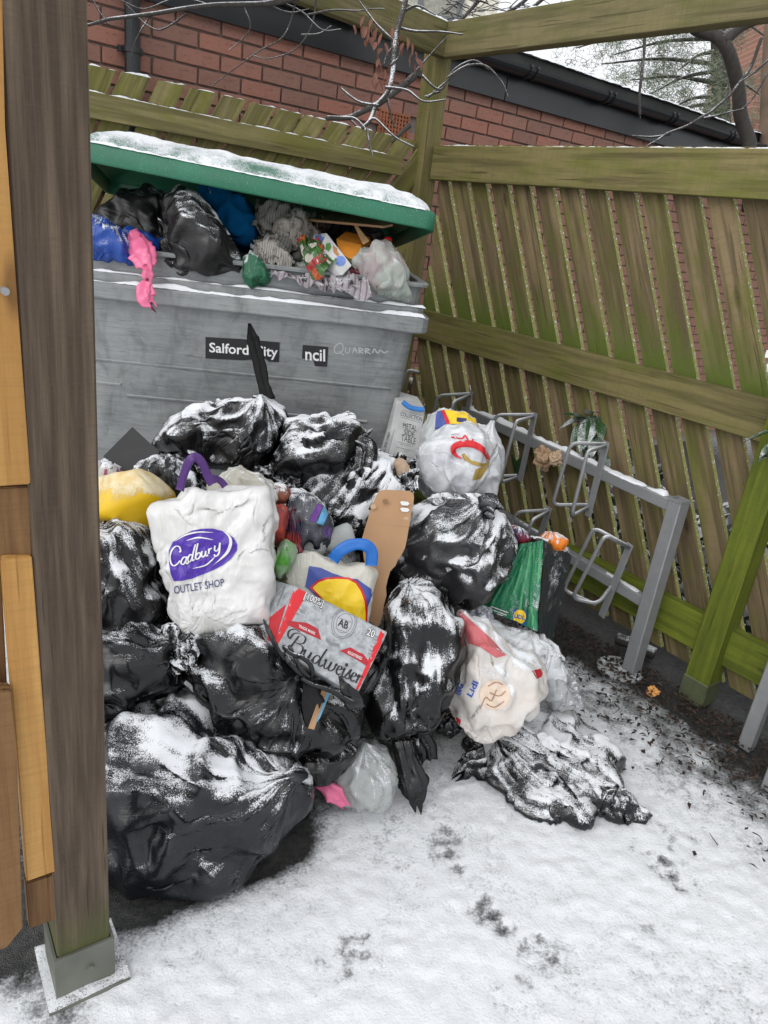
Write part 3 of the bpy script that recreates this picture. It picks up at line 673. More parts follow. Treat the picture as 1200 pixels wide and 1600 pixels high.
# skirt: perimeter ring dropped to the rim of the lid, with a rounded lip
per = [(0, j) for j in range(nu)]+[(i, nu-1) for i in range(1, nv)]+[(nv-1, j) for j in range(nu-2, -1, -1)]+[(i, 0) for i in range(nv-2, 0, -1)]
o_ = np.array([Bt[i, j] for i, j in per]); cen = (FLb+FRb+BLb+BRb)/4; outw = o_-cen; outw -= lidup*(outw@lidup)[:,None]; outw /= np.linalg.norm(outw, axis=1)[:,None]
ring = [o_+lidup*.002, o_+outw*.006-lidup*.004, o_+outw*.008-lidup*(sk-.006), o_+outw*.005-lidup*sk, o_-outw*.004-lidup*sk, np.array([I_[i, j] for i, j in per])]
mesh_obj('lid_skirt', np.array(ring), grid_faces(len(ring), len(per), True)[:, ::-1], MAT['lid'], lid, smooth=True)
mesh_obj('lid_underside', I_, grid_faces(nv, nu)[:, ::-1], MAT['lid'], lid, smooth=True)
a_ = ring[0][:nu]; snow_strip(a_[6]+UP*.001+by*.002, a_[-6]+UP*.001+by*.002, .012, .008, lid, 33, fr=30)
# ------------------------------------------------------------------ decals laid on real surfaces
def bvh_of(objs):
    V, Fc = [], []; n = 0
    for o in objs:
        b = Vector(o['_o']); mw = None
        for vtx in o.data.vertices: V.append(vtx.co+b)
        for p in o.data.polygons: Fc.append([i+n for i in p.vertices])
        n += len(o.data.vertices)
    return BVHTree.FromPolygons(V, Fc)
def refine(P2d, T, maxlen):
    """split triangles until no edge is longer than maxlen (in px)"""
    b = bmesh.new(); vs_ = [b.verts.new((p[0], p[1], 0)) for p in P2d]
    for f_ in T:
        try: b.faces.new([vs_[i] for i in f_])
        except ValueError: pass
    bmesh.ops.triangulate(b, faces=b.faces[:])
    for _ in range(7):
        es = [e for e in b.edges if e.calc_length() > maxlen]
        if not es: break
        bmesh.ops.subdivide_edges(b, edges=es, cuts=1)
        bmesh.ops.triangulate(b, faces=[f_ for f_ in b.faces if len(f_.verts) > 3])
    V = np.array([v.co[:2] for v in b.verts]); Fc = [tuple(v.index for v in f_.verts) for f_ in b.faces] if not b.verts.index_update() else 0
    b.free(); return V, Fc
def project(name, P2d, T, tree, mat, parent, off=.0022, maxlen=5.):
    V, Fc = refine(P2d, T, maxlen); out = []; ok = []
    for p in V:
        d = ray(*p); L_ = np.linalg.norm(d); d = d/L_
        h, n, i, dist = tree.ray_cast(Vector(EYE), Vector(d), 8)
        if h is None: ok.append(False); out.append(EYE); continue
        ok.append(True); out.append(np.array(h)-d*off)
    Fc = [f_ for f_ in Fc if all(ok[i] for i in f_) and max(np.linalg.norm(out[f_[i]]-out[f_[i-1]]) for i in range(3)) < .08]
    if not Fc: return None
    used = sorted({i for f_ in Fc for i in f_}); mp = {i: k for k, i in enumerate(used)}
    V3 = np.array([out[i] for i in used]); F3 = []
    for f_ in Fc:
        a, b, c = [out[i] for i in f_]
        f_ = tuple(mp[i] for i in f_); F3.append(f_ if np.dot(np.cross(b-a, c-a), EYE-a) > 0 else f_[::-1])
    return mesh_obj(name, V3, F3, mat, parent)
def poly_decal(name, poly, *a, **k):
    from mathutils.geometry import tessellate_polygon
    T = tessellate_polygon([[Vector((x, y, 0)) for x, y in poly]]); return project(name, poly, T, *a, **k)
def ribbon2d(strokes, w):
    """2-D pen strokes: list of point lists, w = width (or function of arclength fraction and direction)"""
    V, T = [], []
    for st in strokes:
        P = spline(st, 7) if len(st) > 2 else np.array(st, float); tg = np.gradient(P, axis=0); tg /= np.linalg.norm(tg, axis=1)[:,None]+1e-9; n = np.stack([-tg[:,1], tg[:,0]], -1)
        ww = np.array([w(i/(len(P)-1), t_) for i, t_ in enumerate(tg)]) if callable(w) else np.full(len(P), w)
        b = len(V); V += list(P+n*ww[:,None]/2)+list(P-n*ww[:,None]/2); m = len(P)
        T += [(b+i, b+i+1, b+m+i+1, b+m+i) for i in range(m-1)]
    return np.array(V), T
def text2d(txt, bold=0., shear=0., space=1.):
    cu = bpy.data.curves.new('t', 'FONT'); cu.body = txt; cu.offset = bold; cu.shear = shear; cu.space_character = space; cu.resolution_u = 3; cu.align_x = 'LEFT'
    o = bpy.data.objects.new('t', cu); COL.objects.link(o); dg = bpy.context.evaluated_depsgraph_get(); m = o.evaluated_get(dg).to_mesh()
    V = np.array([v.co[:2] for v in m.vertices]); T = [tuple(p.vertices) for p in m.polygons]; o.evaluated_get(dg).to_mesh_clear()
    bpy.data.objects.remove(o); bpy.data.curves.remove(cu)
    if len(V): V = V-[V[:,0].min(), 0]
    return V, T
def fit_quad(V, quad, box=None):
    """map 2-D points (x right, y up) into the photo quad tl, tr, br, bl"""
    tl, tr, br, bl = [np.array(q, float) for q in quad]
    x0, y0, x1, y1 = box or (V[:,0].min(), V[:,1].min(), V[:,0].max(), V[:,1].max())
    a = ((V[:,0]-x0)/(x1-x0))[:,None]; b = ((V[:,1]-y0)/(y1-y0))[:,None]
    return (bl*(1-a)+br*a)*(1-b)+(tl*(1-a)+tr*a)*b
def text_decal(name, txt, quad, tree, mat, parent, bold=0., shear=0., box=None, **k):
    V, T = text2d(txt, bold, shear); return project(name, fit_quad(V, quad, box), T, tree, mat, parent, **k)
def flat_paint(name, col, rough=.5): return plain(name, col, rough, bump=.05, var=.06)
PK = {n: flat_paint(n+'_print', c, r) for n, c, r in [('white', (.75,.75,.74), .45), ('black', (.012,.012,.013), .45), ('purple', (.065,.018,.33), .3), ('navy', (.03,.035,.13), .4), ('red', (.62,.012,.02), .35), ('dark_red', (.40,.01,.02), .35), ('yellow', (.86,.58,.015), .35), ('blue', (.05,.08,.32), .35), ('grey', (.20,.21,.22), .5), ('pale_grey', (.42,.43,.45), .45), ('gold', (.42,.28,.06), .4), ('pink', (.75,.35,.32), .6), ('beige', (.72,.58,.46), .6), ('lidl_blue', (.02,.10,.45), .4)]}
tb = bvh_of([body])
poly_decal('sticker', [(321,526.5),(380,530),(437,535),(436,566),(420,565),(414,560),(380,563),(321,560)], tb, PK['black'], binr, maxlen=20)
poly_decal('sticker', [(473,539),(513,542),(511,573),(492,572),(489,561),(472,560)], tb, PK['black'], binr, maxlen=20)
text_decal('lettering', 'Salford City', ((327,535),(434,542),(434,563),(327,555)), tb, PK['white'], binr, bold=.018, off=.004, maxlen=20)
text_decal('lettering', 'ncil', ((477,543),(508,546),(508,565),(477,563)), tb, PK['white'], binr, bold=.018, off=.004, maxlen=20)
qs = [[(531,536),(524,541),(523,550),(530,552),(536,546),(535,538),(531,536)],[(530,549),(537,555)],[(540,542),(540,550),(545,551),(547,543)],[(551,552),(554,543),(558,552)],[(552,548),(557,548)],[(561,543),(561,553)],[(561,543),(567,546),(562,549),(568,552)],[(571,544),(571,553)],[(571,544),(577,546),(572,549),(579,553)],[(582,552),(585,545),(590,552),(594,547),(600,551),(606,549)]]
V2d, T2d = ribbon2d(qs, 1.5); project('scrawl', V2d, T2d, tb, flat_paint('chalk_pen', (.45,.47,.47), .7), binr, off=.003, maxlen=12)
# ================================================================== BAGS (cloth draped over lumpy contents)
def sim(Rf, nu, nv, iters, slack, gather, neckh, twist, amp, bend, knot, seed, scale, gdir, grav=.00012, VS=.3, nf=1., rad=1.):
    k = nrm(knot); a = np.cross(k, [0.3,1,0.1]); a /= np.linalg.norm(a); b = np.cross(k, a)
    th = np.linspace(math.pi-.02, .035, nv); ph = np.arange(nu)*2*math.pi/nu
    PH = ph[None,:]+twist*np.exp(-(th/.8)**2)[:,None]
    d = (np.cos(th)[:,None,None]*k+np.sin(th)[:,None,None]*(np.cos(PH)[...,None]*a+np.sin(PH)[...,None]*b))
    r = Rf(d); S = d*(r+np.exp(-(th/.30)**2)[:,None]*neckh*scale)[...,None]; ln = np.linalg.norm
    hl = ln(np.roll(S, -1, 1)-S, axis=2); vl = ln(S[1:]-S[:-1], axis=2)
    w = np.exp(-(th/.75)**2)[:,None]+.35*np.exp(-((math.pi-th)/.7)**2)[:,None]
    hr = np.maximum(hl.mean(1, keepdims=True), hl*.9)*(1+slack+gather*w)
    vr = vl*(1+slack*VS)*(1+.03*vnoise(S[1:], seed+3, 9))
    q = S+.05*np.stack([vnoise(S, seed+7, 6), vnoise(S, seed+8, 6), vnoise(S, seed+9, 6)], -1)
    rid = (1-np.abs(vnoise(q*np.array([1,1,.6]), seed, 11)))**3
    qa = np.stack([np.cos(PH)*.5+.03*vnoise(S, seed+21, 8), np.sin(PH)*.5+.03*vnoise(S, seed+22, 8), (th[:,None]+0*PH)*.10], -1)
    rid = (1-rad*.6)*(1-np.abs(vnoise(q*np.array([1,1,.6])*nf, seed, 1)))**3 if False else (1-rad*.6)*(1-np.abs(vnoise(q*np.array([1,1,.6]), seed, 11*nf)))**3
    rid = rid+rad*.8*(1-np.abs(vnoise(qa, seed+23, 6.5*nf)))**3+rad*.4*(1-np.abs(vnoise(qa, seed+24, 13*nf)))**3
    P = S*1.01+d*(amp*rid+.2*amp*vnoise(S, seed+1, 30*nf))[...,None]
    pin = np.zeros(nv, bool); pin[:2] = True; pin[-1] = True; P0 = S.copy()
    ev, od = np.arange(0, nu, 2), np.arange(1, nu, 2); rows = [np.arange(0, nv-1, 2), np.arange(1, nv-1, 2)]
    dg = np.sqrt(hr[:-1]**2+vr**2); vel = np.zeros_like(P)
    for it in range(iters):
        vel *= .9; vel += gdir*grav; prev = P.copy(); P = P+vel
        for c in range(2):
            e = ev if c == 0 else od
            A, B = P[:,e], P[:,(e+1) % nu]; dd = B-A; L = ln(dd, axis=-1)+1e-9
            cc = ((L-hr[:,e])/L*.5)[...,None]*dd; P[:,e] = A+cc; P[:,(e+1) % nu] = B-cc
            ro = rows[c]; A, B = P[ro], P[ro+1]; dd = B-A; L = ln(dd, axis=-1)+1e-9
            cc = ((L-vr[ro])/L*.5)[...,None]*dd; P[ro] = A+cc; P[ro+1] = B-cc
        for s_ in (1, -1):
            for ro in rows:
                A, B = P[ro], np.roll(P[ro+1], -s_, 1); dd = B-A; L = ln(dd, axis=-1)+1e-9
                dd *= ((L-dg[ro])/L*.3)[...,None]; P[ro] = A+dd; P[ro+1] = P[ro+1]-np.roll(dd, s_, 1)
        Lh = (np.roll(P, 1, 1)+np.roll(P, -1, 1))*.5-P; Lh = (np.roll(Lh, 1, 1)+np.roll(Lh, -1, 1))*.5-Lh
        Lv = np.zeros_like(P); Lv[1:-1] = (P[2:]+P[:-2])*.5-P[1:-1]; Lv[1:-1] = (Lv[2:]+Lv[:-2])*.5-Lv[1:-1]; Lv[:2] = 0; Lv[-2:] = 0
        P -= (Lh+Lv)*bend
        rr = ln(P, axis=-1)+1e-9; dn = P/rr[...,None]
        if it % 4 == 0 or it > iters-4: tr = Rf(dn)
        push = np.maximum(tr-rr, 0); P += dn*push[...,None]
        mv = P-prev; tg = mv-dn*(mv*dn).sum(-1, keepdims=True); P -= tg*(.5*(push > 0))[...,None]
        P -= dn*(np.minimum(np.maximum(rr-tr, 0)*.03, .0012))[...,None]
        P[pin] = P0[pin]; vel = P-prev; sp = ln(vel, axis=-1, keepdims=True); vel *= np.minimum(1, .01/(sp+1e-9))
    return P
def normals(P, wrap=True):
    du = (np.roll(P, -1, 1)-np.roll(P, 1, 1)) if wrap else np.gradient(P, axis=1); dv = np.gradient(P, axis=0)
    n = np.cross(du, dv); n /= np.linalg.norm(n, axis=-1, keepdims=True)+1e-12; return n
def snow_on(Pw, Nw, seed, amount, streak=0., lift=.010):
    a = (Nw[...,2]-.46)*1.0+amount+.04+.2*vnoise(Pw, seed+31, 6.5)+.22*vnoise(Pw, seed+32, 19)+.12*vnoise(Pw, seed+33, 55)+streak
    a = np.where(Nw[...,2] < .12, -1+a*.2, a)
    k = np.clip((a-.3)/.8, 0, 1)
    return a, Pw+UP*(k*(lift+.5*lift*vnoise(Pw, seed+34, 30)))[...,None]
BAGS = {}
def sheet(name, quad, Zs, mat, parent=None, seed=0, fold=.02, fr=7., n=44, edge=4., curl=.0, snow=-.4, ani=(1.,.35), bulge=0.):
    u = np.linspace(0, 1, n)[None,:]; v = np.linspace(0, 1, n)[:,None]; q = np.array(quad, float); Z4 = np.array(Zs, float)
    uv = np.stack([u*ani[0]+0*v, v*ani[1]+0*u, 0*u+0*v+seed*.37], -1); eu = np.stack([u+0*v, v+0*u, 0*u+0*v+seed], -1)
    bi = lambda A: (A[0]*(1-u)[...,None]*(1-v)[...,None]+A[1]*u[...,None]*(1-v)[...,None]+A[2]*u[...,None]*v[...,None]+A[3]*(1-u)[...,None]*v[...,None]) if A.ndim > 1 else A[0]*(1-u)*(1-v)+A[1]*u*(1-v)+A[2]*u*v+A[3]*(1-u)*v
    px = bi(q)+np.stack([vnoise(eu, seed+1, 5), vnoise(eu, seed+2, 5)], -1)*edge; Zg = bi(Z4)
    P = EYE+(R @ np.stack([(px[...,0]-600)/F_PX, (px[...,1]-800)/F_PX, np.ones_like(Zg)], 0).reshape(3, -1)).T.reshape(n, n, 3)*Zg[...,None]
    N_ = normals(P, False); N_ = N_*np.sign((N_*(EYE-P)).sum(-1).mean()); w = uv+.12*np.stack([vnoise(uv, seed+3, 3), vnoise(uv, seed+4, 3), 0*uv[...,0]], -1)
    h = fold*((1-np.abs(vnoise(w, seed+5, fr)))**2-.4)+fold*.45*((1-np.abs(vnoise(w, seed+6, fr*2.3)))**2-.4)+fold*.15*vnoise(eu, seed+7, 30)+bulge*np.sin(math.pi*u)*np.sin(math.pi*v)
    P = P+N_*h[...,None]; Nw = normals(P, False); Nw = Nw*np.sign((Nw*(EYE-P)).sum(-1).mean()); a, P = snow_on(P, Nw, seed, snow, 0., .004)
    return mesh_obj(name, P, grid_faces(n, n)[:, ::-1], mat, parent, smooth=True, snow=a)
def loose(name, quad, Zs, mat, label, cat, seed, **k): return tag(sheet(name, quad, Zs, mat, None, seed, **k), label, cat)
def bag(key, nm, outline, Z, depth, mat, label=None, cat=None, group=None, knot=(0,1,.2), floor=None, slack=.3, gather=.9, neckh=.3, twist=.3, amp=.06,
        bend=.2, seed=1, nu=140, nv=96, iters=110, facets=10, fr=(.80,1.0), shrink=1.03, snow=.3, streak=.0, box=2.8, parent=None, center=None, lift=.005, planes=(), kind=None, back=None, VS=.12, nf=1., rad=1., stk=1., hollow=.20, crumple=.3):
    O = np.array(outline, float); c = np.array(center) if center else np.array([(O[:,0].min()+O[:,0].max())/2, (O[:,1].min()+O[:,1].max())/2])
    C = W(c[0], c[1], Z); Q = (O-c)*[1,-1]*Z/F_PX*shrink
    ang = np.linspace(-math.pi, math.pi, 361); rho = np.zeros(361)
    for i, a in enumerate(ang):
        d = np.array([math.cos(a), math.sin(a)]); best = .01
        for j in range(len(Q)):
            p, q = Q[j], Q[(j+1) % len(Q)]; e = q-p; den = d[0]*e[1]-d[1]*e[0]
            if abs(den) < 1e-12: continue
            t_ = (p[0]*e[1]-p[1]*e[0])/den; s_ = (p[0]*d[1]-p[1]*d[0])/den
            if t_ > 0 and 0 <= s_ <= 1: best = max(best, t_)
        rho[i] = best
    k5 = np.array([1,2,3,2,1.]); k5 /= k5.sum(); r_ = rho[:-1]; rho = sum(w_*np.roll(r_, s_*2) for w_, s_ in zip(k5, range(-2,3))); rho = np.append(rho, rho[0])
    rs = np.random.RandomState(seed); m = rho.mean(); A = np.array([m*1.0, m*1.0, depth])
    Nf = rs.randn(facets, 3); Nf[:,2] = np.abs(Nf[:,2])+.25; Nf /= np.linalg.norm(Nf, axis=1)[:,None]
    rhoN = np.interp(np.arctan2(Nf[:,1], Nf[:,0]), ang, rho); wz = np.abs(Nf[:,2]); D = (rhoN*np.sqrt(1-wz**2)+depth*wz)*rs.uniform(*fr, facets)
    D = np.maximum(D, depth*.55)
    B3 = np.stack([E1, E2, E3]); extra = []
    if floor is not None: extra.append((B3@np.array([0,0,-1.]), C[2]-floor))
    for n_, d_ in planes: extra.append((B3@nrm(n_), d_))
    if extra: Nf = np.vstack([Nf]+[e[0] for e in extra]); D = np.append(D, [e[1] for e in extra])
    bk = back if back is not None else depth
    def Rf(d):
        a = np.arctan2(d[...,1], d[...,0]); rh = np.interp(a, ang, rho); xy = np.hypot(d[...,0], d[...,1])
        zz = np.where(d[...,2] > 0, depth, bk)
        se = ((xy/rh)**box+(np.abs(d[...,2])/zz)**box)**(-1/box); dn = np.maximum(d@Nf.T, 1e-4); t_ = D/dn
        hq = d+.25*vnoise(d, seed+77, 2.1)[...,None]
        hol = 1-hollow*np.clip(np.abs(vnoise(hq, seed+71, 2.3))*1.5+.3*vnoise(hq, seed+72, 5.), 0, 1)
        return hol*((se**-14.)+(t_**-14.).sum(-1))**(-1/14.)
    P = sim(Rf, nu, nv, iters, slack, gather, neckh, twist, amp, bend, knot, seed, m, B3@np.array([0,0,-1.]), VS=VS, nf=nf, rad=rad)
    Pw = C+P[...,0:1]*E1+P[...,1:2]*E2+P[...,2:3]*E3
    N0 = normals(Pw); N0 = N0*np.sign((N0*(Pw-C)).sum(-1).mean())
    wq = Pw+.03*np.stack([vnoise(Pw, seed+81+i, 9) for i in range(3)], -1)
    cr = (1-np.abs(vnoise(wq, seed+85, 10)))**2*.0065+(1-np.abs(vnoise(wq, seed+86, 23)))**2*.005+(1-np.abs(vnoise(wq, seed+87, 48)))*.0016
    Pw = Pw+N0*((cr-.005)*crumple)[...,None]
    if floor is not None: Pw[...,2] = np.maximum(Pw[...,2], floor+.002)
    Nw = normals(Pw); 
    if ((Nw*(Pw-C)).sum(-1)).mean() < 0: Nw = -Nw; flip = True
    else: flip = False
    th_ = np.linspace(0, 1, nv)[:,None]; ph_ = np.arange(nu)[None,:]*2*math.pi/nu
    qs_ = np.stack([np.cos(ph_)*.5+.04*vnoise(Pw, seed+61, 7), np.sin(ph_)*.5+.04*vnoise(Pw, seed+62, 7), th_*.22+0*ph_], -1)
    stq = .42*vnoise(qs_, seed+63, 13)+.30*vnoise(qs_, seed+64, 27)
    a, Pw = snow_on(Pw, Nw, seed, snow, stq*stk, lift)
    base = C.copy(); base[2] = Pw[...,2].min()
    Fc = grid_faces(nv, nu, True); Fc = Fc if not flip else Fc[:, ::-1]
    Fl = [tuple(f_) for f_ in Fc.tolist()]+[tuple(range((nv-1)*nu, nv*nu)) if not flip else tuple(range(nv*nu-1, (nv-1)*nu-1, -1))]
    if parent is None:
        root = thing(nm, base, label, cat, group); o = mesh_obj('sack', Pw, Fl, mat, root, smooth=True, snow=a)
    else: root = parent; o = mesh_obj(nm, Pw, Fl, mat, parent, smooth=True, snow=a)
    if kind: root['kind'] = kind
    at = o.data.attributes.new('fold', 'FLOAT_VECTOR', 'POINT'); fv = np.stack([np.cos(ph_)+0*th_, np.sin(ph_)+0*th_, th_*.5+0*ph_], -1)
    fv = fv+.08*np.stack([vnoise(Pw, seed+91+i, 8) for i in range(3)], -1); at.data.foreach_set('vector', fv.astype(np.float32).ravel())
    BAGS[key] = (root, o, C, C+(Pw[-1].mean(0)-C), nrm(Pw[-1].mean(0)-Pw[-6].mean(0)))
    return root
def tail(parent, pts, wid, mat, seed=0, name='tied_neck', pleats=7, amt=.5, n=30, snow=.1, flat=.45, zs=None):
    """gathered plastic: a pleated tube through world points, wid = radii"""
    P = spline(pts, 8); m = len(P); s = np.linspace(0, 1, m); r = np.interp(s, np.linspace(0, 1, len(wid)), wid)
    T = np.gradient(P, axis=0); T /= np.linalg.norm(T, axis=1)[:,None]; a = np.cross(T, E3); a /= np.linalg.norm(a, axis=1)[:,None]+1e-9; b = np.cross(T, a)
    ph = np.arange(n)*2*math.pi/n; rs = np.random.RandomState(seed)
    rad = 1+amt*np.sin(ph*pleats+rs.rand()*6)[None,:]*np.ones((m,1)); rad = rad+amt*.5*np.sin(ph*(pleats+3)+3*s[:,None]+rs.rand()*6)
    V = P[:,None]+(a[:,None]*np.cos(ph)[None,:,None]+b[:,None]*np.sin(ph)[None,:,None]*flat)*(r[:,None]*rad)[...,None]
    V = V+.16*r.max()*np.stack([vnoise(V, seed+i, 26) for i in range(3)], -1)+.10*r.max()*np.stack([vnoise(V, seed+5+i, 70) for i in range(3)], -1)
    en = np.clip((s-.8)/.2, 0, 1)[:,None]*(.9*vnoise(np.stack([np.cos(ph), np.sin(ph), 0*ph], -1), seed+9, 2.3))[None,:]; V = V+T[:,None]*(en*r.max()*1.1)[...,None]
    N_ = normals(V); sg = np.sign((N_*(V-P[:,None])).sum(-1).mean()); N_ = N_*sg; al, V = snow_on(V, N_, seed, snow, lift=.003)
    Fc = grid_faces(m, n, True); Fc = Fc if sg > 0 else Fc[:, ::-1]
    Fl = [tuple(f_) for f_ in Fc.tolist()]+[tuple(range((m-1)*n, m*n)), tuple(range(n-1, -1, -1))]
    return mesh_obj(name, V, Fl, mat, parent, smooth=True, snow=al)
def crumpled_bag_material(): pass
BK = film('black_polythene', (.0045,.0045,.005), .22, .2)
BK2 = film('charcoal_polythene', (.008,.009,.0115), .27, .25)
GY = film('grey_polythene', (.026,.026,.028), .27, .28)
WH = film('white_carrier_film', (.68,.69,.71), .24, .32, (.50,.51,.54), spec=.6)
CLR = film('cloudy_clear_film', (.55,.57,.56), .25, .35, trans=.35)
G1 = 'black refuse sacks in the heap'
bag('b1', 'bin_bag', [(108,1130),(180,1120),(215,1090),(240,1096),(270,1085),(330,1105),(420,1160),(470,1180),(495,1215),(492,1250),(470,1265),(430,1310),(385,1355),(330,1385),(290,1392),(230,1378),(150,1365),(100,1250)], 2.12, .30, BK2,
    'huge charcoal refuse sack at the front left, sitting on the snow beside the dark post', 'bin bag', G1, knot=(.75,.28,.45), floor=0, slack=.2, gather=.8, neckh=.25, twist=.5, seed=11, snow=.10, nu=200, nv=130, amp=.05, facets=11, fr=(.84,1.0), lift=.012, iters=100, bend=.2, hollow=.16, crumple=.4)
bag('b2', 'bin_bag', [(300,1000),(330,985),(410,963),(428,975),(445,1015),(475,1045),(530,1060),(562,1085),(568,1115),(560,1150),(530,1178),(490,1182),(430,1175),(380,1150),(330,1120),(295,1070),(290,1030)], 2.16, .19, BK,
    'torn black bag in the middle foreground with a beer carton standing in its mouth', 'bin bag', G1, knot=(.42,.30,.75), slack=.22, gather=1.2, neckh=.25, twist=.2, seed=23, snow=-.12, nu=180, nv=120, amp=.05, fr=(.8,1.), lift=.006, facets=9)
bag('b3', 'bin_bag', [(628,908),(660,905),(700,925),(722,970),(725,1010),(715,1060),(690,1110),(660,1150),(630,1168),(600,1170),(575,1160),(565,1110),(575,1060),(598,1000),(602,945)], 2.34, .17, BK,
    'tall upended black sack right of the beer carton, twisted neck touching the ground', 'bin bag', G1, knot=(.05,-1,.15), slack=.2, gather=.9, neckh=.2, twist=.7, seed=31, snow=.08, nu=170, nv=120, amp=.045, lift=.006)
bag('b4', 'bin_bag', [(100,830),(140,815),(190,813),(225,828),(245,870),(258,930),(262,975),(200,1000),(150,1010),(100,980)], 2.22, .19, BK,
    'upright black sack against the post, under the yellow snow-covered tub', 'bin bag', G1, knot=(-.3,1,.3), slack=.2, gather=.6, neckh=.0, twist=.4, seed=41, snow=.16, nu=150, nv=100, amp=.05)
bag('b5', 'bin_bag', [(90,1000),(150,975),(230,965),(285,1000),(303,1035),(292,1075),(235,1090),(170,1135),(90,1150)], 2.14, .19, BK,
    'black creased sack squashed between the upright sack and the huge charcoal one', 'bin bag', G1, knot=(.8,.4,.3), slack=.26, gather=.9, neckh=.0, twist=.3, seed=47, snow=-.08, nu=150, nv=100, amp=.06)
bag('b6', 'bin_bag', [(236,685),(262,655),(300,638),(345,630),(400,622),(430,625),(452,648),(458,668),(440,700),(415,742),(390,742),(330,732),(280,716),(240,700)], 2.62, .16, BK,
    'snow-dusted black sack lying at the top of the heap against the bin front', 'bin bag', G1, knot=(.62,.55,.4), slack=.2, gather=.9, neckh=.1, twist=.5, seed=53, snow=.42, nu=160, nv=110, amp=.06)
bag('b7', 'bin_bag', [(448,658),(500,650),(545,642),(570,662),(574,690),(578,718),(560,735),(520,742),(470,755),(430,760),(412,745),(436,700)], 2.60, .14, BK,
    'small tied black sack beside the topmost one, its knot pointing right', 'bin bag', G1, knot=(1,.28,.2), slack=.22, gather=1., neckh=.25, twist=.3, seed=59, snow=.3, nu=150, nv=100, amp=.06)
bag('b8', 'bin_bag', [(478,748),(520,722),(560,706),(600,712),(640,740),(655,778),(655,835),(600,860),(560,866),(520,850),(480,808),(452,775)], 2.66, .16, BK,
    'black sack blanketed in thick snow behind the upright cardboard flap', 'bin bag', G1, knot=(.5,.8,.2), slack=.24, gather=.8, neckh=.0, twist=.3, seed=61, snow=.62, nu=150, nv=100, amp=.05, lift=.012)
bag('b9', 'bin_bag', [(645,785),(700,772),(750,776),(790,810),(812,850),(800,878),(770,925),(740,950),(700,945),(650,915),(622,890),(632,840)], 2.55, .19, GY,
    'dark grey sack right of the cardboard flap with snow across its top', 'bin bag', G1, knot=(.42,.75,.35), slack=.2, gather=1., neckh=.15, twist=.5, seed=67, snow=.28, nu=170, nv=110, amp=.05)
bag('b10', 'bin_bag', [(560,850),(600,820),(650,870),(680,920),(640,960),(600,960),(570,930)], 2.62, .14, BK,
    'black sack half buried between the cardboard flap and the dark grey sack', 'bin bag', G1, knot=(.2,1,.2), seed=71, snow=.1, nu=90, nv=60, neckh=0, slack=.2)
bag('b11', 'bin_bag', [(470,1165),(530,1160),(562,1150),(558,1175),(540,1200),(520,1222),(492,1225),(470,1205),(450,1180)], 2.17, .09, BK,
    'slack black sack end hanging below the torn middle bag', 'bin bag', G1, knot=(.3,-1,.2), seed=73, snow=-.3, nu=100, nv=70, slack=.3, neckh=.1)
bag('b12', 'bin_bag', [(340,760),(470,760),(560,850),(570,980),(500,1010),(400,1000),(300,980),(240,1000),(200,900),(240,800)], 2.62, .2, BK,
    'black sack buried in the middle of the heap behind the white carrier bags', 'bin bag', G1, knot=(.2,1,.2), seed=79, snow=.1, nu=90, nv=60, neckh=0, slack=.2, back=.1)
# flattened sack on the ground
bag('b13', 'bin_bag', [(712,1175),(760,1145),(800,1122),(850,1105),(900,1112),(940,1143),(975,1185),(997,1215),(990,1245),(960,1268),(900,1283),(850,1278),(800,1262),(750,1228),(718,1200)], 2.53, .26, BK,
    'flattened black sack lying apart on the snowy ground at the lower right', 'bin bag', G1, knot=(.8,-.5,.3), floor=0, slack=.3, gather=.9, neckh=.1, twist=.3, seed=83, snow=.22, nu=200, nv=120, amp=.06, facets=4, fr=(.8,1.), iters=90, lift=.006, planes=[((.1,-.15,1), .085), ((-.3,-.5,1), .10)], hollow=.32, crumple=.5, bend=.25, back=.34)
r_ = BAGS['b13'][0]
bag('b13b', 'loose_end', [(895,1240),(935,1222),(975,1232),(1000,1258),(1028,1284),(1016,1297),(980,1292),(940,1280),(905,1270)], 2.40, .05, BK, floor=0, slack=.5, gather=.9, neckh=0, twist=.2, seed=84, snow=.15, nu=120, nv=80, amp=.08, parent=r_, hollow=.4, crumple=1.6)
tail(r_, [G(760,1190,.05), G(735,1195,.035), G(716,1210,.015)], [.05,.035,.02], BK, 8, snow=.2)
r_ = BAGS['b3'][0]
tail(r_, [W(628,1155,2.30), W(635,1190,2.29), W(645,1225,2.285), W(652,1262,2.285)], [.024,.024,.034,.012], BK, 9, snow=.05, pleats=5, flat=.3)
tail(r_, [W(655,1150,2.36), W(664,1168,2.37), W(668,1188,2.38)], [.02,.022,.02], BK, 10, snow=.15, pleats=5)
r_ = BAGS['b7'][0]
tail(r_, [W(555,690,2.52), W(568,700,2.52), W(566,725,2.52), W(557,738,2.52)], [.02,.03,.03,.02], BK, 12, snow=.25)
r_ = BAGS['b9'][0]
tail(r_, [W(752,795,2.42), W(764,792,2.4), W(774,800,2.38)], [.02,.028,.02], GY, 13, snow=.1)
# upright drawstring against the bin
r_ = BAGS['b6'][0]
tail(r_, [W(418,625,2.60), W(413,600,2.61), W(404,560,2.63), W(396,530,2.64), W(391,508,2.66)], [.020,.016,.019,.018,.006], film('dull_black_polythene', (.003,.003,.003), .5, .3, spec=.15, snow=False), 14, name='tied_neck', snow=-.2, pleats=3, amt=.35)
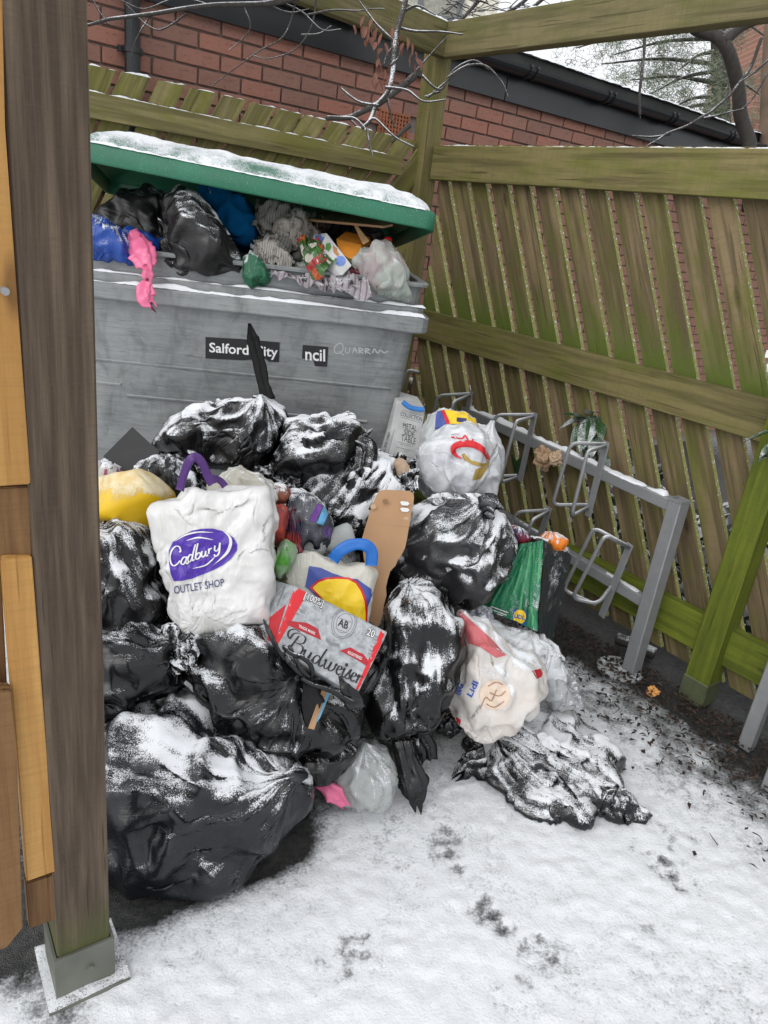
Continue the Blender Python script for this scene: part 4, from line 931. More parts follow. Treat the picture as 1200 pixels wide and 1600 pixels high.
# ---- lighter bags
bag('white', 'carrier_bag', [(648,735),(655,700),(690,668),(730,660),(760,680),(769,712),(757,748),(722,788),(680,777),(652,762)], 2.78, .15, WH,
    'bulging white carrier bag with a red and gold swirl print, topmost by the bike rack', 'carrier bag', knot=(-.75,.25,.5), slack=.16, gather=.9, neckh=.1, twist=.7, seed=91, snow=.08, nu=160, nv=110, amp=.05, hollow=.15, crumple=.9)
bag('white2', 'carrier_bag', [(700,675),(740,655),(775,672),(788,705),(783,745),(772,775),(778,805),(740,820),(700,800)], 2.95, .13, WH,
    'plain white carrier bag squeezed behind the swirl-printed one', 'carrier bag', knot=(.3,1,.2), slack=.2, seed=93, snow=.3, nu=110, nv=80, amp=.04)
bag('lid1', 'carrier_bag', [(715,955),(745,955),(772,985),(800,1015),(832,1022),(850,1045),(847,1090),(820,1122),(770,1147),(750,1156),(715,1128),(700,1100),(704,1060),(722,1010)], 2.42, .15, film('off_white_carrier_film', (.60,.57,.54), .32, .28, (.66,.60,.55)),
    'cream carrier bag with a round beige print slumped on the snow behind the tall sack', 'carrier bag', knot=(-.55,1,.2), slack=.18, gather=.9, neckh=.2, twist=.4, seed=97, snow=.14, nu=170, nv=120, amp=.05, lift=.006, hollow=.16, crumple=1.1, VS=.3)
bag('wc', 'carrier_bag', [(748,972),(775,968),(795,984),(828,988),(852,998),(872,1012),(884,1045),(888,1085),(860,1092),(835,1050),(790,1020)], 2.62, .13, WH,
    'flimsy white bag spilling out behind the cream carrier bag', 'carrier bag', knot=(.3,1,.2), slack=.35, gather=.9, neckh=.1, twist=.2, seed=101, snow=.22, nu=120, nv=80, amp=.07)
bag('clr', 'clear_bag', [(545,1160),(600,1160),(622,1210),(612,1252),(595,1266),(560,1257),(525,1242),(518,1205)], 2.28, .11, CLR,
    'small cloudy see-through bag on the ground below the torn middle bag', 'clear bag', knot=(.0,1,.3), floor=0, slack=.18, gather=.7, neckh=.1, twist=.2, seed=103, snow=-.05, nu=110, nv=80, amp=.03)
bag('wfold', 'carrier_bag', [(835,1010),(860,1020),(880,1060),(900,1100),(880,1108),(850,1100),(838,1060)], 2.62, .08, film('grey_white_film', (.40,.41,.42), .3, .5),
    'crumpled greyish carrier beside the flattened black sack', 'carrier bag', knot=(.3,1,.2), slack=.4, seed=107, snow=.15, nu=90, nv=60, amp=.07, neckh=0)
# ---- rubbish in the bin
BL = film('blue_polythene', (.008,.055,.30), .25, .3); TQ = film('bright_blue_polythene', (.006,.13,.34), .24, .3, trans=.1)
PN = film('pink_polythene', (.75,.16,.30), .28, .4); GN = film('green_polythene', (.008,.10,.045), .3, .5)
PLb = film('matt_black_polythene', (.010,.0095,.0095), .32, .3)
bag('i1', 'bin_bag', [(150,350),(190,312),(240,300),(275,310),(290,345),(285,380),(250,412),(200,390),(160,372)], 2.84, .17, PLb,
    'black sack at the left inside the bin, in the dark under the lid', 'bin bag', knot=(.9,-.35,.4), slack=.24, gather=1., twist=.5, seed=111, snow=-.6, nu=150, nv=100, amp=.05)
bag('i2', 'bin_bag', [(262,320),(290,300),(325,318),(348,352),(375,395),(380,430),(330,434),(280,430),(246,418),(252,390),(265,360)], 2.72, .17, PLb,
    'black sack bulging over the bin rim with snow on its right shoulder', 'bin bag', knot=(-.75,.1,.5), slack=.22, gather=1.1, twist=.4, seed=113, snow=.02, nu=160, nv=110, amp=.05)
bag('i3', 'carrier_bag', [(300,295),(350,292),(395,320),(406,355),(402,378),(385,388),(362,378),(335,345)], 2.92, .13, TQ,
    'bright blue plastic bag inside the bin between the black sack and grey clothes', 'plastic bag', knot=(-.4,1,.2), slack=.2, twist=.3, seed=117, snow=-.5, nu=120, nv=80, amp=.04, neckh=0)
bag('i4', 'carrier_bag', [(118,350),(148,342),(166,344),(198,362),(215,395),(212,414),(180,412),(140,408),(118,405)], 2.66, .10, BL,
    'deep blue bag at the left corner of the bin rim', 'plastic bag', knot=(.1,1,.2), slack=.15, seed=119, snow=-.1, nu=110, nv=80, amp=.03, neckh=0)
bag('i5', 'carrier_bag', [(186,352),(215,352),(245,372),(257,382),(250,400),(225,412),(200,395)], 2.74, .07, BL,
    'deep blue scrunched bag top behind the pink knotted one', 'plastic bag', knot=(.9,.2,.2), slack=.3, seed=121, snow=-.5, nu=80, nv=60, amp=.04)
bag('i6', 'clear_bag', [(548,415),(566,395),(592,380),(604,378),(625,402),(640,430),(646,465),(612,466),(580,455),(560,440)], 2.76, .13, film('pinkish_clear_film', (.50,.42,.42), .25, .55, (.50,.56,.50), trans=.25),
    'cloudy clear bag of mixed packaging at the right end of the bin', 'clear bag', knot=(-.1,1,.3), slack=.2, seed=123, snow=-.35, nu=120, nv=80, amp=.035, neckh=.05)
bag('i7', 'plastic_bag', [(378,398),(395,396),(412,410),(424,430),(418,442),(400,440),(392,452),(382,440)], 2.69, .05, GN,
    'scrunched dark green bag hanging over the middle of the bin rim', 'plastic bag', knot=(-.2,-1,.2), slack=.35, seed=127, snow=.02, nu=80, nv=60, amp=.05)
pk = thing('plastic_bag', W(230,420,2.62), 'knotted pink plastic bag dangling over the left of the bin rim', 'plastic bag')
tail(pk, [W(207,362,2.66), W(213,378,2.63), W(222,395,2.60), W(228,412,2.59), W(231,422,2.59)], [.018,.034,.046,.03,.011], PN, 21, name='bag_body', snow=-.6, pleats=3, amt=.18, flat=.5)
tail(pk, [W(231,421,2.59), W(230,430,2.575), W(231,440,2.58)], [.012,.019,.011], PN, 22, name='knot', snow=-.6, pleats=4, amt=.2, flat=.8)
tail(pk, [W(231,438,2.58), W(227,452,2.58), W(228,465,2.585), W(239,478,2.59)], [.010,.026,.028,.012], PN, 23, name='bag_end', snow=-.6, pleats=4, amt=.35, flat=.35)
pk2 = thing('plastic_bag', W(515,1240,2.2), 'scrap of bright pink plastic poking from under the torn middle bag', 'plastic bag')
tail(pk2, [W(490,1222,2.2), W(505,1228,2.19), W(522,1240,2.19), W(536,1256,2.2)], [.012,.018,.030,.012], PN, 25, name='bag_end', snow=-.5, pleats=4, amt=.35, flat=.5)
CL = plain('grey_striped_cloth', (.30,.285,.26), .9, bump=.4, f=300)
def cloth_mat(name, base, stripe, sc, dark=.5, spots=None):
    t = NT(name); v = t.co(); w = t.node('ShaderNodeTexWave', {'Vector': v, 'Scale': sc, 'Distortion': 3., 'Detail': 1.}).outputs['Fac']
    c = t.mix(t.ramp(w, [(.78, 0.), (.85, 1.)]), base, stripe)
    if spots:
        vo = t.node('ShaderNodeTexVoronoi', {'Vector': v, 'Scale': spots[0]}); c = t.mix(t.ramp(vo.outputs['Distance'], [(.25, 1.), (.3, 0.)]), c, spots[1])
    t.P(Base_Color=c, Roughness=.9, Normal=t.bump(t.noise(v, 260, 3), .4, .002)); snow_layer(t); return t.m
CA = cloth_mat('striped_jersey', (.34,.32,.29), (.17,.16,.15), 34.)
CB = cloth_mat('pale_linen', (.42,.39,.34), (.33,.30,.27), 26.)
CC = cloth_mat('dark_printed_cloth', (.33,.31,.32), (.20,.14,.17), 14., spots=(22., (.05,.045,.05)))
bag('c1', 'garment', [(402,335),(430,318),(455,325),(460,350),(440,372),(405,375),(398,355)], 2.90, .10, CA, 'pale garment with black piping inside the bin, next to the bright blue bag', 'clothing', nf=.8, rad=.3, bend=.10, VS=1., fr=(.6,.9), hollow=.45, crumple=2., slack=.6, gather=1., seed=131, snow=-.6, nu=110, nv=70, amp=.09, neckh=0)
bag('c2', 'garment', [(440,340),(470,332),(488,350),(490,378),(470,392),(440,385),(430,362)], 2.86, .10, CB, 'bundled beige garment inside the bin behind the food wrapper', 'clothing', nf=.8, rad=.3, bend=.10, VS=1., fr=(.6,.9), hollow=.45, crumple=2., slack=.6, gather=1., seed=133, snow=-.6, nu=110, nv=70, amp=.09, neckh=0)
bag('c6', 'garment', [(455,395),(480,392),(500,410),(505,435),(470,435),(450,415)], 2.80, .08, plain('dark_olive_cloth', (.06,.062,.05), .9, bump=.4), 'dark olive cloth stuffed beside the food wrapper in the bin', 'clothing', nf=.8, rad=.3, bend=.10, VS=1., fr=(.6,.9), hollow=.45, crumple=2., slack=.5, seed=143, snow=-.6, nu=80, nv=60, amp=.06, neckh=0)
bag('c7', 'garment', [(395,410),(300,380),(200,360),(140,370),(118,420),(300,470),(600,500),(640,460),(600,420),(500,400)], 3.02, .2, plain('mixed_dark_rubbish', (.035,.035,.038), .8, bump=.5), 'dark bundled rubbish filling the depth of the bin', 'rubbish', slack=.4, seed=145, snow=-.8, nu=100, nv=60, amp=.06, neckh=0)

loose('garment', [(398,378),(452,374),(462,420),(404,424)], [2.80,2.80,2.72,2.72], CA, 'striped jersey garment bunched above the green bag on the bin rim', 'clothing', 137, fold=.05, fr=5, bulge=.05, edge=7)
loose('garment', [(440,412),(486,420),(500,455),(424,436)], [2.78,2.78,2.66,2.68], CC, 'dark printed cloth spilling over the rim left of the food carton', 'clothing', 139, fold=.03, fr=6, edge=7, snow=.05)
loose('garment', [(500,415),(560,415),(585,466),(488,446)], [2.78,2.78,2.66,2.68], CC, 'purple and white printed cloth draped over the rim below the food carton', 'clothing', 141, fold=.035, fr=6, edge=8, snow=.05)
loose('garment', [(400,322),(460,326),(452,372),(398,368)], [2.95,2.95,2.85,2.85], CA, 'pale garment corner rising beside the bright blue bag under the lid', 'clothing', 147, fold=.05, fr=5, edge=6)
loose('garment', [(452,336),(500,342),(498,396),(446,392)], [2.95,2.95,2.83,2.82], CB, 'beige folded cloth standing between the jersey and the food wrapper', 'clothing', 149, fold=.05, fr=5, edge=6, ani=(1.,.5))
# ================================================================== LOOSE RUBBISH WITH PRINT
def zc(ox, oy, s): return lambda pts: [(ox+x/s, oy+y/s) for x, y in pts]
def ribbon3(name, pts, wdir, width, thick, mat, parent, seed=0, snow=None):
    P = spline(pts, 8); T = np.gradient(P, axis=0); T /= np.linalg.norm(T, axis=1)[:,None]; m = len(P)
    w = np.cross(T, E3) if wdir is None else np.broadcast_to(nrm(wdir), P.shape); w = w-T*(w*T).sum(1)[:,None]; w /= np.linalg.norm(w, axis=1)[:,None]; n = np.cross(T, w)
    wd = width*(1+.12*vnoise(P, seed, 30))
    cs = [(-.5,-.5),(-.2,-.2),(.2,-.25),(.5,-.5),(.5,.5),(.2,.8),(-.2,.8),(-.5,.5)]
    V = np.stack([P+w*(a*wd)[:,None]+n*b*thick for a, b in cs], 1); k = len(cs)
    Fl = [tuple(f_) for f_ in grid_faces(m, k, True).tolist()]+[tuple(range(k)), tuple(range(m*k-1, m*k-k-1, -1))]
    return mesh_obj(name, V, Fl, mat, parent, smooth=True)
def prism(name, front, Zs, ext, mat, parent, **k):
    """box-like solid: photo outline at given depths, extruded by a world vector (dented a little)"""
    P = [W(x, y, z) for (x, y), z in zip(front, Zs)]; m = len(P); P = np.array(P)
    i2 = m//2 if m > 4 else 1; n0 = nrm(np.cross(P[i2]-P[0], P[-1]-P[0])); P = np.array([PL(x, y, P[0], n0) for x, y in front]); Q = P+ext
    n = np.cross(P[1]-P[0], P[-1]-P[0]); s = np.dot(n, EYE-P[0]) > 0; fr = tuple(range(m)) if s else tuple(range(m-1,-1,-1))
    Fc = [fr, tuple(m+i for i in reversed(fr))]+[(fr[(i+1) % m], fr[i], fr[i]+m, fr[(i+1) % m]+m) for i in range(m)]
    b = bmesh.new(); vs_ = [b.verts.new(p) for p in np.vstack([P, Q])]
    for f_ in Fc: b.faces.new([vs_[i] for i in f_])
    bmesh.ops.bevel(b, geom=b.edges[:], offset=.003, segments=1, affect='EDGES'); bmesh.ops.recalc_face_normals(b, faces=b.faces[:])
    b.verts.index_update(); V = np.array([v.co[:] for v in b.verts]); F2 = [tuple(v.index for v in f_.verts) for f_ in b.faces]; b.free()
    return mesh_obj(name, V, F2, mat, parent, **k)
# ---- purple and white carrier
WB = film('glossy_white_carrier', (.74,.73,.72), .22, .28, (.60,.59,.57), f=45, spec=.6)
bag('cad', 'carrier_bag', [(236,792),(262,776),(300,765),(345,758),(400,754),(424,764),(431,790),(430,850),(428,925),(430,965),(412,972),(380,978),(340,992),(300,1003),(284,999),(272,960),(265,920),(250,862),(240,822)], 2.16, .075, WB,
    'large white carrier bag with a purple oval logo and purple loop handles', 'carrier bag', knot=(0,1,-.6), slack=.13, gather=.15, neckh=0, twist=.1, seed=151, snow=-.6, nu=220, nv=140, amp=.03, box=5, facets=1, fr=(1.3,1.4), shrink=1.02, iters=100, bend=.12, VS=1., rad=.0, hollow=.12, crumple=.7)
cr_, co_ = BAGS['cad'][:2]; tcad = bvh_of([co_])
z5 = zc(230, 700, 5.0)
poly_decal('printed_oval', z5([(168,800),(200,735),(250,697),(350,645),(430,630),(510,629),(600,652),(670,697),(703,750),(700,800),(655,865),(590,915),(520,952),(440,985),(350,1020),(270,1038),(205,1040),(183,985),(170,900)]), tcad, PK['purple'], cr_, maxlen=3.5, off=.0025)
pen = lambda a, b: (lambda s, t_: a+b*abs(t_[1]))
st = [[(262,800),(250,772),(222,768),(192,800),(178,850),(186,900),(208,920),(236,905),(256,880)],[(262,800),(258,812),(250,806)],
      [(306,858),(288,852),(268,878),(266,902),(284,908),(306,870)],[(310,846),(302,888),(310,904),(324,892)],
      [(352,838),(334,834),(318,862),(322,886),(338,884),(354,850)],[(378,752),(364,800),(352,860),(356,880),(370,870)],
      [(396,744),(384,800),(378,858),(392,868),(412,850),(416,826),(402,818),(384,836)],
      [(428,806),(424,836),(434,852),(452,836),(458,804)],[(458,804),(456,836),(464,844),(474,834)],
      [(482,786),(480,826)],[(480,812),(490,790),(506,782)],
      [(530,762),(526,792),(538,806),(558,788),(566,756)],[(568,740),(566,790),(556,830),(534,846),(522,832)]]
V2, T2 = ribbon2d([z5(s) for s in st], pen(1.5, 1.0)); project('logo_script', V2, T2, tcad, PK['white'], cr_, maxlen=4, off=.005)
sw = [[(586,643),(640,690),(652,745),(625,815),(570,870),(512,918)]]
V2, T2 = ribbon2d([z5(s) for s in sw], lambda s, t_: .4+4.6*math.sin(math.pi*min(1, s*1.05))**1.2); project('logo_swoosh', V2, T2, tcad, PK['white'], cr_, maxlen=4, off=.005)
V2, T2 = ribbon2d([z5(s) for s in [[(215,728),(300,680),(400,657),(515,660)],[(305,724),(400,700),(515,716)],[(355,942),(450,918),(500,880),(532,846)]]], lambda s, t_: .4+2.0*math.sin(math.pi*s)); project('logo_swoosh', V2, T2, tcad, PK['white'], cr_, maxlen=4, off=.005)
text_decal('lettering', 'OUTLET SHOP', z5([(204,1080),(598,1020),(602,1078),(212,1142)]), tcad, PK['navy'], cr_, bold=.004, maxlen=4, off=.004)
PUR = film('purple_handle_film', (.07,.018,.15), .3, .4, snow=False)
ribbon3('handle', [W(281,766,2.10), W(287,742,2.08), W(296,720,2.06), W(306,714,2.06), W(316,724,2.07), W(324,742,2.09), W(332,757,2.10)], None, .024, .003, PUR, cr_, 1)
ribbon3('handle', [W(326,755,2.12), W(334,747,2.10), W(345,752,2.12), W(352,760,2.13)], None, .020, .003, PUR, cr_, 2)
# ---- beer carton
zb_ = zc(410, 840, 5.162)
bu = thing('beer_carton', W(515,1000,2.05), 'red and silver twenty-bottle beer carton tilted in the torn black bag', 'box')
Pb = zb_([(268,388),(1014,764),(764,1282),(90,878)]); Zb = [2.10, 2.10, 2.02, 2.02]
silver = plain('silver_printed_card', (.36,.375,.39), .42, .1, bump=.08, f=500, var=.28); redc = plain('red_printed_card', (.50,.012,.02), .4, bump=.05)
ex_ = W(424,906,2.22)-W(462,915.5,2.10)
cart = prism('carton', Pb, Zb, ex_, silver, bu); tbu = bvh_of([cart])
poly_decal('red_edge', zb_([(250,428),(268,386),(374,414),(352,470),(112,884),(88,876)]), tbu, PK['red'], bu, maxlen=9, off=.001)
poly_decal('red_edge', zb_([(958,742),(1014,764),(764,1282),(736,1262)]), tbu, PK['red'], bu, maxlen=9, off=.001)
rs_ = np.random.RandomState(5)
poly_decal('red_side', [(418,1000),(421,965),(447,944),(429,1006)], tbu, redc, bu, maxlen=9, off=.001)
poly_decal('dark_seam', [(446,911),(448.5,912),(434,947),(432,946)], tbu, PK['grey'], bu, maxlen=9, off=.001)
text_decal('lettering', '[100%]', zb_([(350,436),(505,508),(478,578),(322,505)]), tbu, PK['black'], bu, bold=.07, off=.0012, maxlen=12)
text_decal('lettering', '[100%]', zb_([(352,440),(500,508),(478,570),(328,503)]), tbu, PK['white'], bu, bold=.01, off=.002, maxlen=12)
poly_decal('red_banner', zb_([(196,668),(360,688),(418,718),(450,738),(474,826),(330,762),(205,706)]), tbu, PK['dark_red'], bu, maxlen=9, off=.0012)
poly_decal('red_banner', zb_([(622,912),(712,884),(780,925),(815,938),(858,1000),(842,1036),(740,972)]), tbu, PK['dark_red'], bu, maxlen=9, off=.0012)
text_decal('lettering', 'TRADE MARK', zb_([(296,700),(430,764),(424,786),(290,722)]), tbu, PK['white'], bu, bold=.01, off=.002, maxlen=12)
text_decal('lettering', 'REGISTERED', zb_([(694,912),(806,966),(800,988),(688,934)]), tbu, PK['white'], bu, bold=.01, off=.002, maxlen=12)
def ell(cx, cy, a, b, rot, n=32):
    r_ = math.radians(rot); return [(cx+a*math.cos(t_)*math.cos(r_)-b*math.sin(t_)*math.sin(r_), cy+a*math.cos(t_)*math.sin(r_)+b*math.sin(t_)*math.cos(r_)) for t_ in np.linspace(0, 2*math.pi, n)]
cre = [ell(660,690,98,128,20), ell(660,690,84,112,20), ell(660,690,62,80,20)]
V2, T2 = ribbon2d([zb_(e) for e in cre], lambda s, t_: 1.0); project('crest', V2, T2, tbu, PK['grey'], bu, maxlen=12, off=.0014)
poly_decal('crest_shield', zb_([(585,630),(655,588),(740,640),(768,730),(700,790),(590,830),(545,760),(540,690)]), tbu, PK['pale_grey'], bu, maxlen=9, off=.0008)
V2, T2 = ribbon2d([zb_(s) for s in [[(560,560),(505,620),(500,720),(520,790)],[(770,650),(800,720),(780,790),(720,840)],[(590,550),(650,540),(720,575)],[(430,520),(470,590),(440,650)],[(400,560),(360,600),(330,650)],[(820,850),(850,900),(840,960)],[(860,820),(900,860),(930,830)],[(900,900),(870,950),(880,980)]]], lambda s, t_: 2.2*math.sin(math.pi*s)+.4); project('hop_ornament', V2, T2, tbu, PK['pale_grey'], bu, maxlen=12, off=.001)
V2, T2 = ribbon2d([zb_(s) for s in [[(585,727),(690,772)],[(600,640),(725,685)],[(560,770),(600,800),(650,800),(690,780)]]], lambda s, t_: .8); project('crest', V2, T2, tbu, PK['grey'], bu, maxlen=12, off=.0016)
text_decal('lettering', 'AB', zb_([(622,648),(700,682),(684,742),(606,708)]), tbu, PK['black'], bu, bold=.02, off=.002, maxlen=12)
poly_decal('crest_ribbon', zb_([(516,806),(560,842),(625,858),(615,880),(550,872),(508,832)]), tbu, PK['grey'], bu, maxlen=9, off=.0014)
text_decal('lettering', '20', zb_([(856,722),(918,752),(898,816),(834,784)]), tbu, PK['black'], bu, bold=.07, off=.0012, maxlen=12)
text_decal('lettering', '20', zb_([(858,727),(914,754),(896,810),(838,783)]), tbu, PK['white'], bu, bold=.01, off=.002, maxlen=12)
V2, T2 = ribbon2d([zb_(s) for s in [[(905,790),(950,812)],[(895,815),(940,838)],[(880,842),(930,868)],[(868,870),(915,896)],[(262,560),(330,592)],[(300,595),(345,612)],[(250,600),(300,622)],[(860,905),(900,925)],[(850,930),(880,946)],[(418,470),(560,540)]]], lambda s, t_: 1.6); project('small_print', V2, T2, tbu, PK['grey'], bu, maxlen=12, off=.001)
O_, ex2, ey2 = np.array([160., 895]), np.array([.905,.425]), np.array([.345,-.94])
sb = [[(92,150),(74,90),(56,30),(34,0),(8,2),(0,24),(16,34)],[(30,98),(48,150),(100,172),(148,158),(146,112),(104,92),(84,92)],[(104,92),(150,84),(158,40),(128,4),(92,-4),(70,12)],[(30,98),(6,118),(4,155),(40,185),(90,182)],
      [(166,52),(182,72),(180,20),(194,0),(220,22),(234,74)],[(234,74),(228,16),(242,0),(262,26)],[(318,58),(290,74),(266,40),(274,3),(300,14),(320,62)],[(342,150),(322,60),(322,10),(338,0),(354,22)],
      [(356,52),(368,72),(366,20),(380,0),(402,22),(414,72)],[(414,72),(408,15),(424,0),(450,28),(454,74),(466,62)],[(474,36),(504,50),(502,72),(482,66),(474,25),(490,0),(514,16)],
      [(520,50),(532,72),(528,15),(542,0),(556,16)],[(556,18),(584,84),(580,50),(592,22),(576,0),(560,8)],[(602,36),(632,50),(630,72),(610,66),(602,25),(618,0),(640,18)],[(646,50),(660,72),(654,0)],[(656,42),(676,72),(694,64)]]
sbp = [zb_([tuple(O_+ex2*x+ey2*y) for x, y in s]) for s in sb]
V2, T2 = ribbon2d(sbp, lambda s, t_: .7+2.3*abs(t_[1]*.94-t_[0]*.34)**1.3); project('brand_script', V2, T2, tbu, PK['black'], bu, maxlen=9, off=.002)
poly_decal('brand_script', zb_(ell(679,1026,13,15,0,12)), tbu, PK['black'], bu, maxlen=9, off=.002)
# ---- cream bag with blue handles
bag('ald', 'carrier_bag', [(437,905),(446,880),(468,861),(492,857),(516,872),(545,880),(572,880),(591,894),(584,922),(577,960),(574,1010),(520,1010),(470,975)], 2.32, .06, film('cream_carrier_film', (.60,.58,.51), .32, .5),
    'cream carrier with a yellow disc print and bright blue handles behind the beer carton', 'carrier bag', knot=(0,1,-.6), slack=.12, gather=.1, neckh=0, twist=.1, seed=161, snow=-.45, nu=150, nv=90, amp=.03, box=5, fr=(1.3,1.4), facets=1, shrink=1.02, hollow=.1)
ar_, ao_ = BAGS['ald'][:2]; ta = bvh_of([ao_])
poly_decal('blue_print', zb_([(378,228),(470,243),(560,285),(680,325),(765,335),(898,428),(866,520),(850,560),(846,680),(600,620),(345,395)]), ta, PK['blue'], ar_, maxlen=4, off=.002)
poly_decal('red_ring', zb_([(380,405),(440,350),(500,325),(600,315),(700,322),(768,355),(815,430),(838,500),(848,600),(846,690),(600,620)]), ta, PK['red'], ar_, maxlen=4, off=.0035)
poly_decal('yellow_disc', zb_([(405,405),(455,360),(520,338),(600,332),(690,338),(752,368),(795,435),(822,510),(832,600),(832,690),(600,620)]), ta, PK['yellow'], ar_, maxlen=4, off=.005)
ribbon3('handle', [W(520,876,2.26), W(530,862,2.25), W(545,853,2.25), W(560,850,2.25), W(573,853,2.25), W(581,864,2.26), W(580,884,2.27)], None, .036, .003, film('blue_handle_film', (.01,.14,.50), .3, .3, snow=False), ar_, 3)
# ---- cardboard flap
cb = thing('cardboard_flap', W(605,900,2.4), 'upright torn brown cardboard flap with two slots', 'cardboard')
CBM = plain('corrugated_cardboard', (.40,.235,.125), .85, bump=.25, f=40, var=.12); CBE = plain('torn_cardboard_edge', (.52,.36,.22), .9, bump=.6, f=200)
up_ = [(593,767),(600,765),(640,767),(646,771),(647,778),(643,800),(639,823),(573,816),(579,796),(588,774)]
lo_ = [(573,816),(639,823),(636,842),(633,856),(627,868),(622,874),(618,884),(610,892),(606,905),(603,918),(604,930),(600,945),(598,960),(594,975),(589,980),(573,966),(573,930),(575,905),(568,870),(566,840)]
slab('upper_panel', [W(x, y, 2.44-(y-767)*.0006) for x, y in up_], .005, CBM, cb)
slab('lower_panel', [W(x, y, 2.41-(y-816)*.0003) for x, y in lo_], .005, CBM, cb)
for yy in (787, 797):
    slab('slot', [W(x, y, 2.417) for x, y in [(625,yy-2.5),(628,yy-4),(637,yy-3),(640,yy),(637,yy+3),(628,yy+2.5)]], .002, PK['white'], cb)
for i, (x, y) in enumerate([(602,784),(590,845),(602,850),(634,812),(574,828),(583,792)]):
    slab('torn_patch', [W(x+a, y+b, 2.413) for a, b in [(-4,-3),(0,-5),(4,-3),(5,2),(0,4),(-4,2)]], .001, CBE if i > 2 else plain('scuffed_card', (.25,.14,.075), .9), cb)
# ---- furniture carton
fb = thing('furniture_box', W(640,680,2.9), 'pale upright furniture box printed metal side table, next to the bin corner', 'box')
z6 = zc(560, 600, 2.727)
GB = plain('pale_grey_card', (.46,.46,.455), .7, bump=.1)
bxf = prism('box_body', z6([(160,68),(284,104),(252,372),(112,340)]), [2.92,2.90,2.90,2.92], W(640,618,3.05)-W(650,636,2.90), GB, fb)
bx2 = prism('box_sleeve', z6([(122,195),(158,190),(118,330),(86,318)]), [2.93,2.915,2.915,2.93], nrm([0,1,0])*.1, plain('grey_card_side', (.34,.34,.34), .7), fb)
tf = bvh_of([bxf]); inkb = PK['black']
text_decal('lettering', 'COLLECTION', z6([(182,118),(272,142),(270,160),(178,134)]), tf, inkb, fb, maxlen=12, off=.0015)
for k_, (w1, x0, y0, x1, y1, h_) in enumerate([('METAL',192,164,250,178,24),('SIDE',196,192,240,204,24),('TABLE',184,214,246,232,26)]):
    text_decal('lettering', w1, z6([(x0,y0),(x1,y1),(x1-3,y1+h_),(x0-3,y0+h_)]), tf, inkb, fb, maxlen=12, off=.0015)
text_decal('lettering', 'METAL SIDE TABLE', z6([(96,312),(126,204),(136,208),(108,316)]), bvh_of([bx2]), inkb, fb, maxlen=12, off=.0015)
V2, T2 = ribbon2d([z6(s) for s in [[(166,246),(240,262)],[(180,256),(225,266)],[(160,268),(236,286)],[(190,284),(215,290)],[(150,296),(228,316)],[(186,112),(274,136)],[(178,140),(268,166)]]], lambda s, t_: .7); project('small_print', V2, T2, tf, PK['grey'], fb, maxlen=12, off=.0015)
ribbon3('blue_tape', [W(*p) for p in [(629,628,2.88),(640,636,2.88),(652,639,2.88),(663,640,2.88)]], E2, .018, .003, plain('blue_tape', (.01,.16,.50), .4), fb, 4)
# ---- printed bag behind the white one
bag('ald2', 'carrier_bag', z6([(250,278),(262,200),(285,110),(330,95),(420,110),(470,125),(510,160),(520,200),(440,260),(330,300)]), 2.86, .07, film('thin_white_film', (.52,.54,.53), .3, .5),
    'thin white carrier with blue and yellow print behind the swirl one', 'carrier bag', knot=(.3,1,-.3), slack=.16, gather=.2, neckh=0, seed=171, snow=-.2, nu=110, nv=80, amp=.03, shrink=1.)
r_, o_b = BAGS['ald2'][:2]; tt_ = bvh_of([o_b])
poly_decal('blue_print', z6([(326,195),(330,120),(352,112),(382,160),(370,182)]), tt_, PK['blue'], r_, maxlen=4, off=.003)
poly_decal('red_print', z6([(352,112),(366,110),(392,165),(378,175)]), tt_, PK['red'], r_, maxlen=4, off=.004)
poly_decal('yellow_print', z6([(366,110),(430,112),(480,130),(515,168),(480,185),(440,170),(390,170)]), tt_, PK['yellow'], r_, maxlen=4, off=.003)
poly_decal('blue_print', z6([(420,142),(462,146),(460,164),(418,160)]), tt_, PK['navy'], r_, maxlen=4, off=.0045)
r_, o_b = BAGS['white'][:2]; tt_ = bvh_of([o_b])
V2, T2 = ribbon2d([z6([(440,318),(412,300),(405,272),(440,255),(490,258),(530,280),(552,315),(556,350)])], lambda s, t_: 2+9*math.sin(math.pi*s)); project('red_swirl', V2, T2, tt_, PK['red'], r_, maxlen=4, off=.0045)
poly_decal('gold_swirl', z6([(440,300),(450,322),(490,345),(530,352),(500,365),(486,412),(520,405),(556,350),(560,330),(535,340),(480,325),(452,296)]), tt_, PK['gold'], r_, maxlen=4, off=.003)
V2, T2 = ribbon2d([z6([(395,225),(440,232),(455,220),(475,250),(490,235)])], lambda s, t_: 2.5); project('red_swirl', V2, T2, tt_, PK['red'], r_, maxlen=4, off=.004)
# ---- cream carrier print
r_, o_b = BAGS['lid1'][:2]; tt_ = bvh_of([o_b]); z8 = zc(600, 880, 2.0)
poly_decal('round_print', z8(ell(347,412,48,47,0,30)), tt_, PK['beige'], r_, maxlen=4, off=.003)
V2, T2 = ribbon2d([z8([(300,455),(318,420),(335,430),(352,395)]), z8([(325,385),(350,372),(372,380)]), z8([(320,440),(345,450),(375,432)]), z8([(330,405),(360,415),(380,400)])], lambda s, t_: 1.6); project('small_print', V2, T2, tt_, plain('brown_ink', (.35,.2,.14), .6), r_, maxlen=4, off=.005)
text_decal('lettering', 'Lidl', z8([(258,410),(278,366),(296,374),(274,420)]), tt_, PK['lidl_blue'], r_, bold=.02, maxlen=4, off=.004)
text_decal('lettering', 'BIG', z8([(220,405),(232,372),(250,380),(238,414)]), tt_, PK['lidl_blue'], r_, bold=.02, maxlen=4, off=.004)
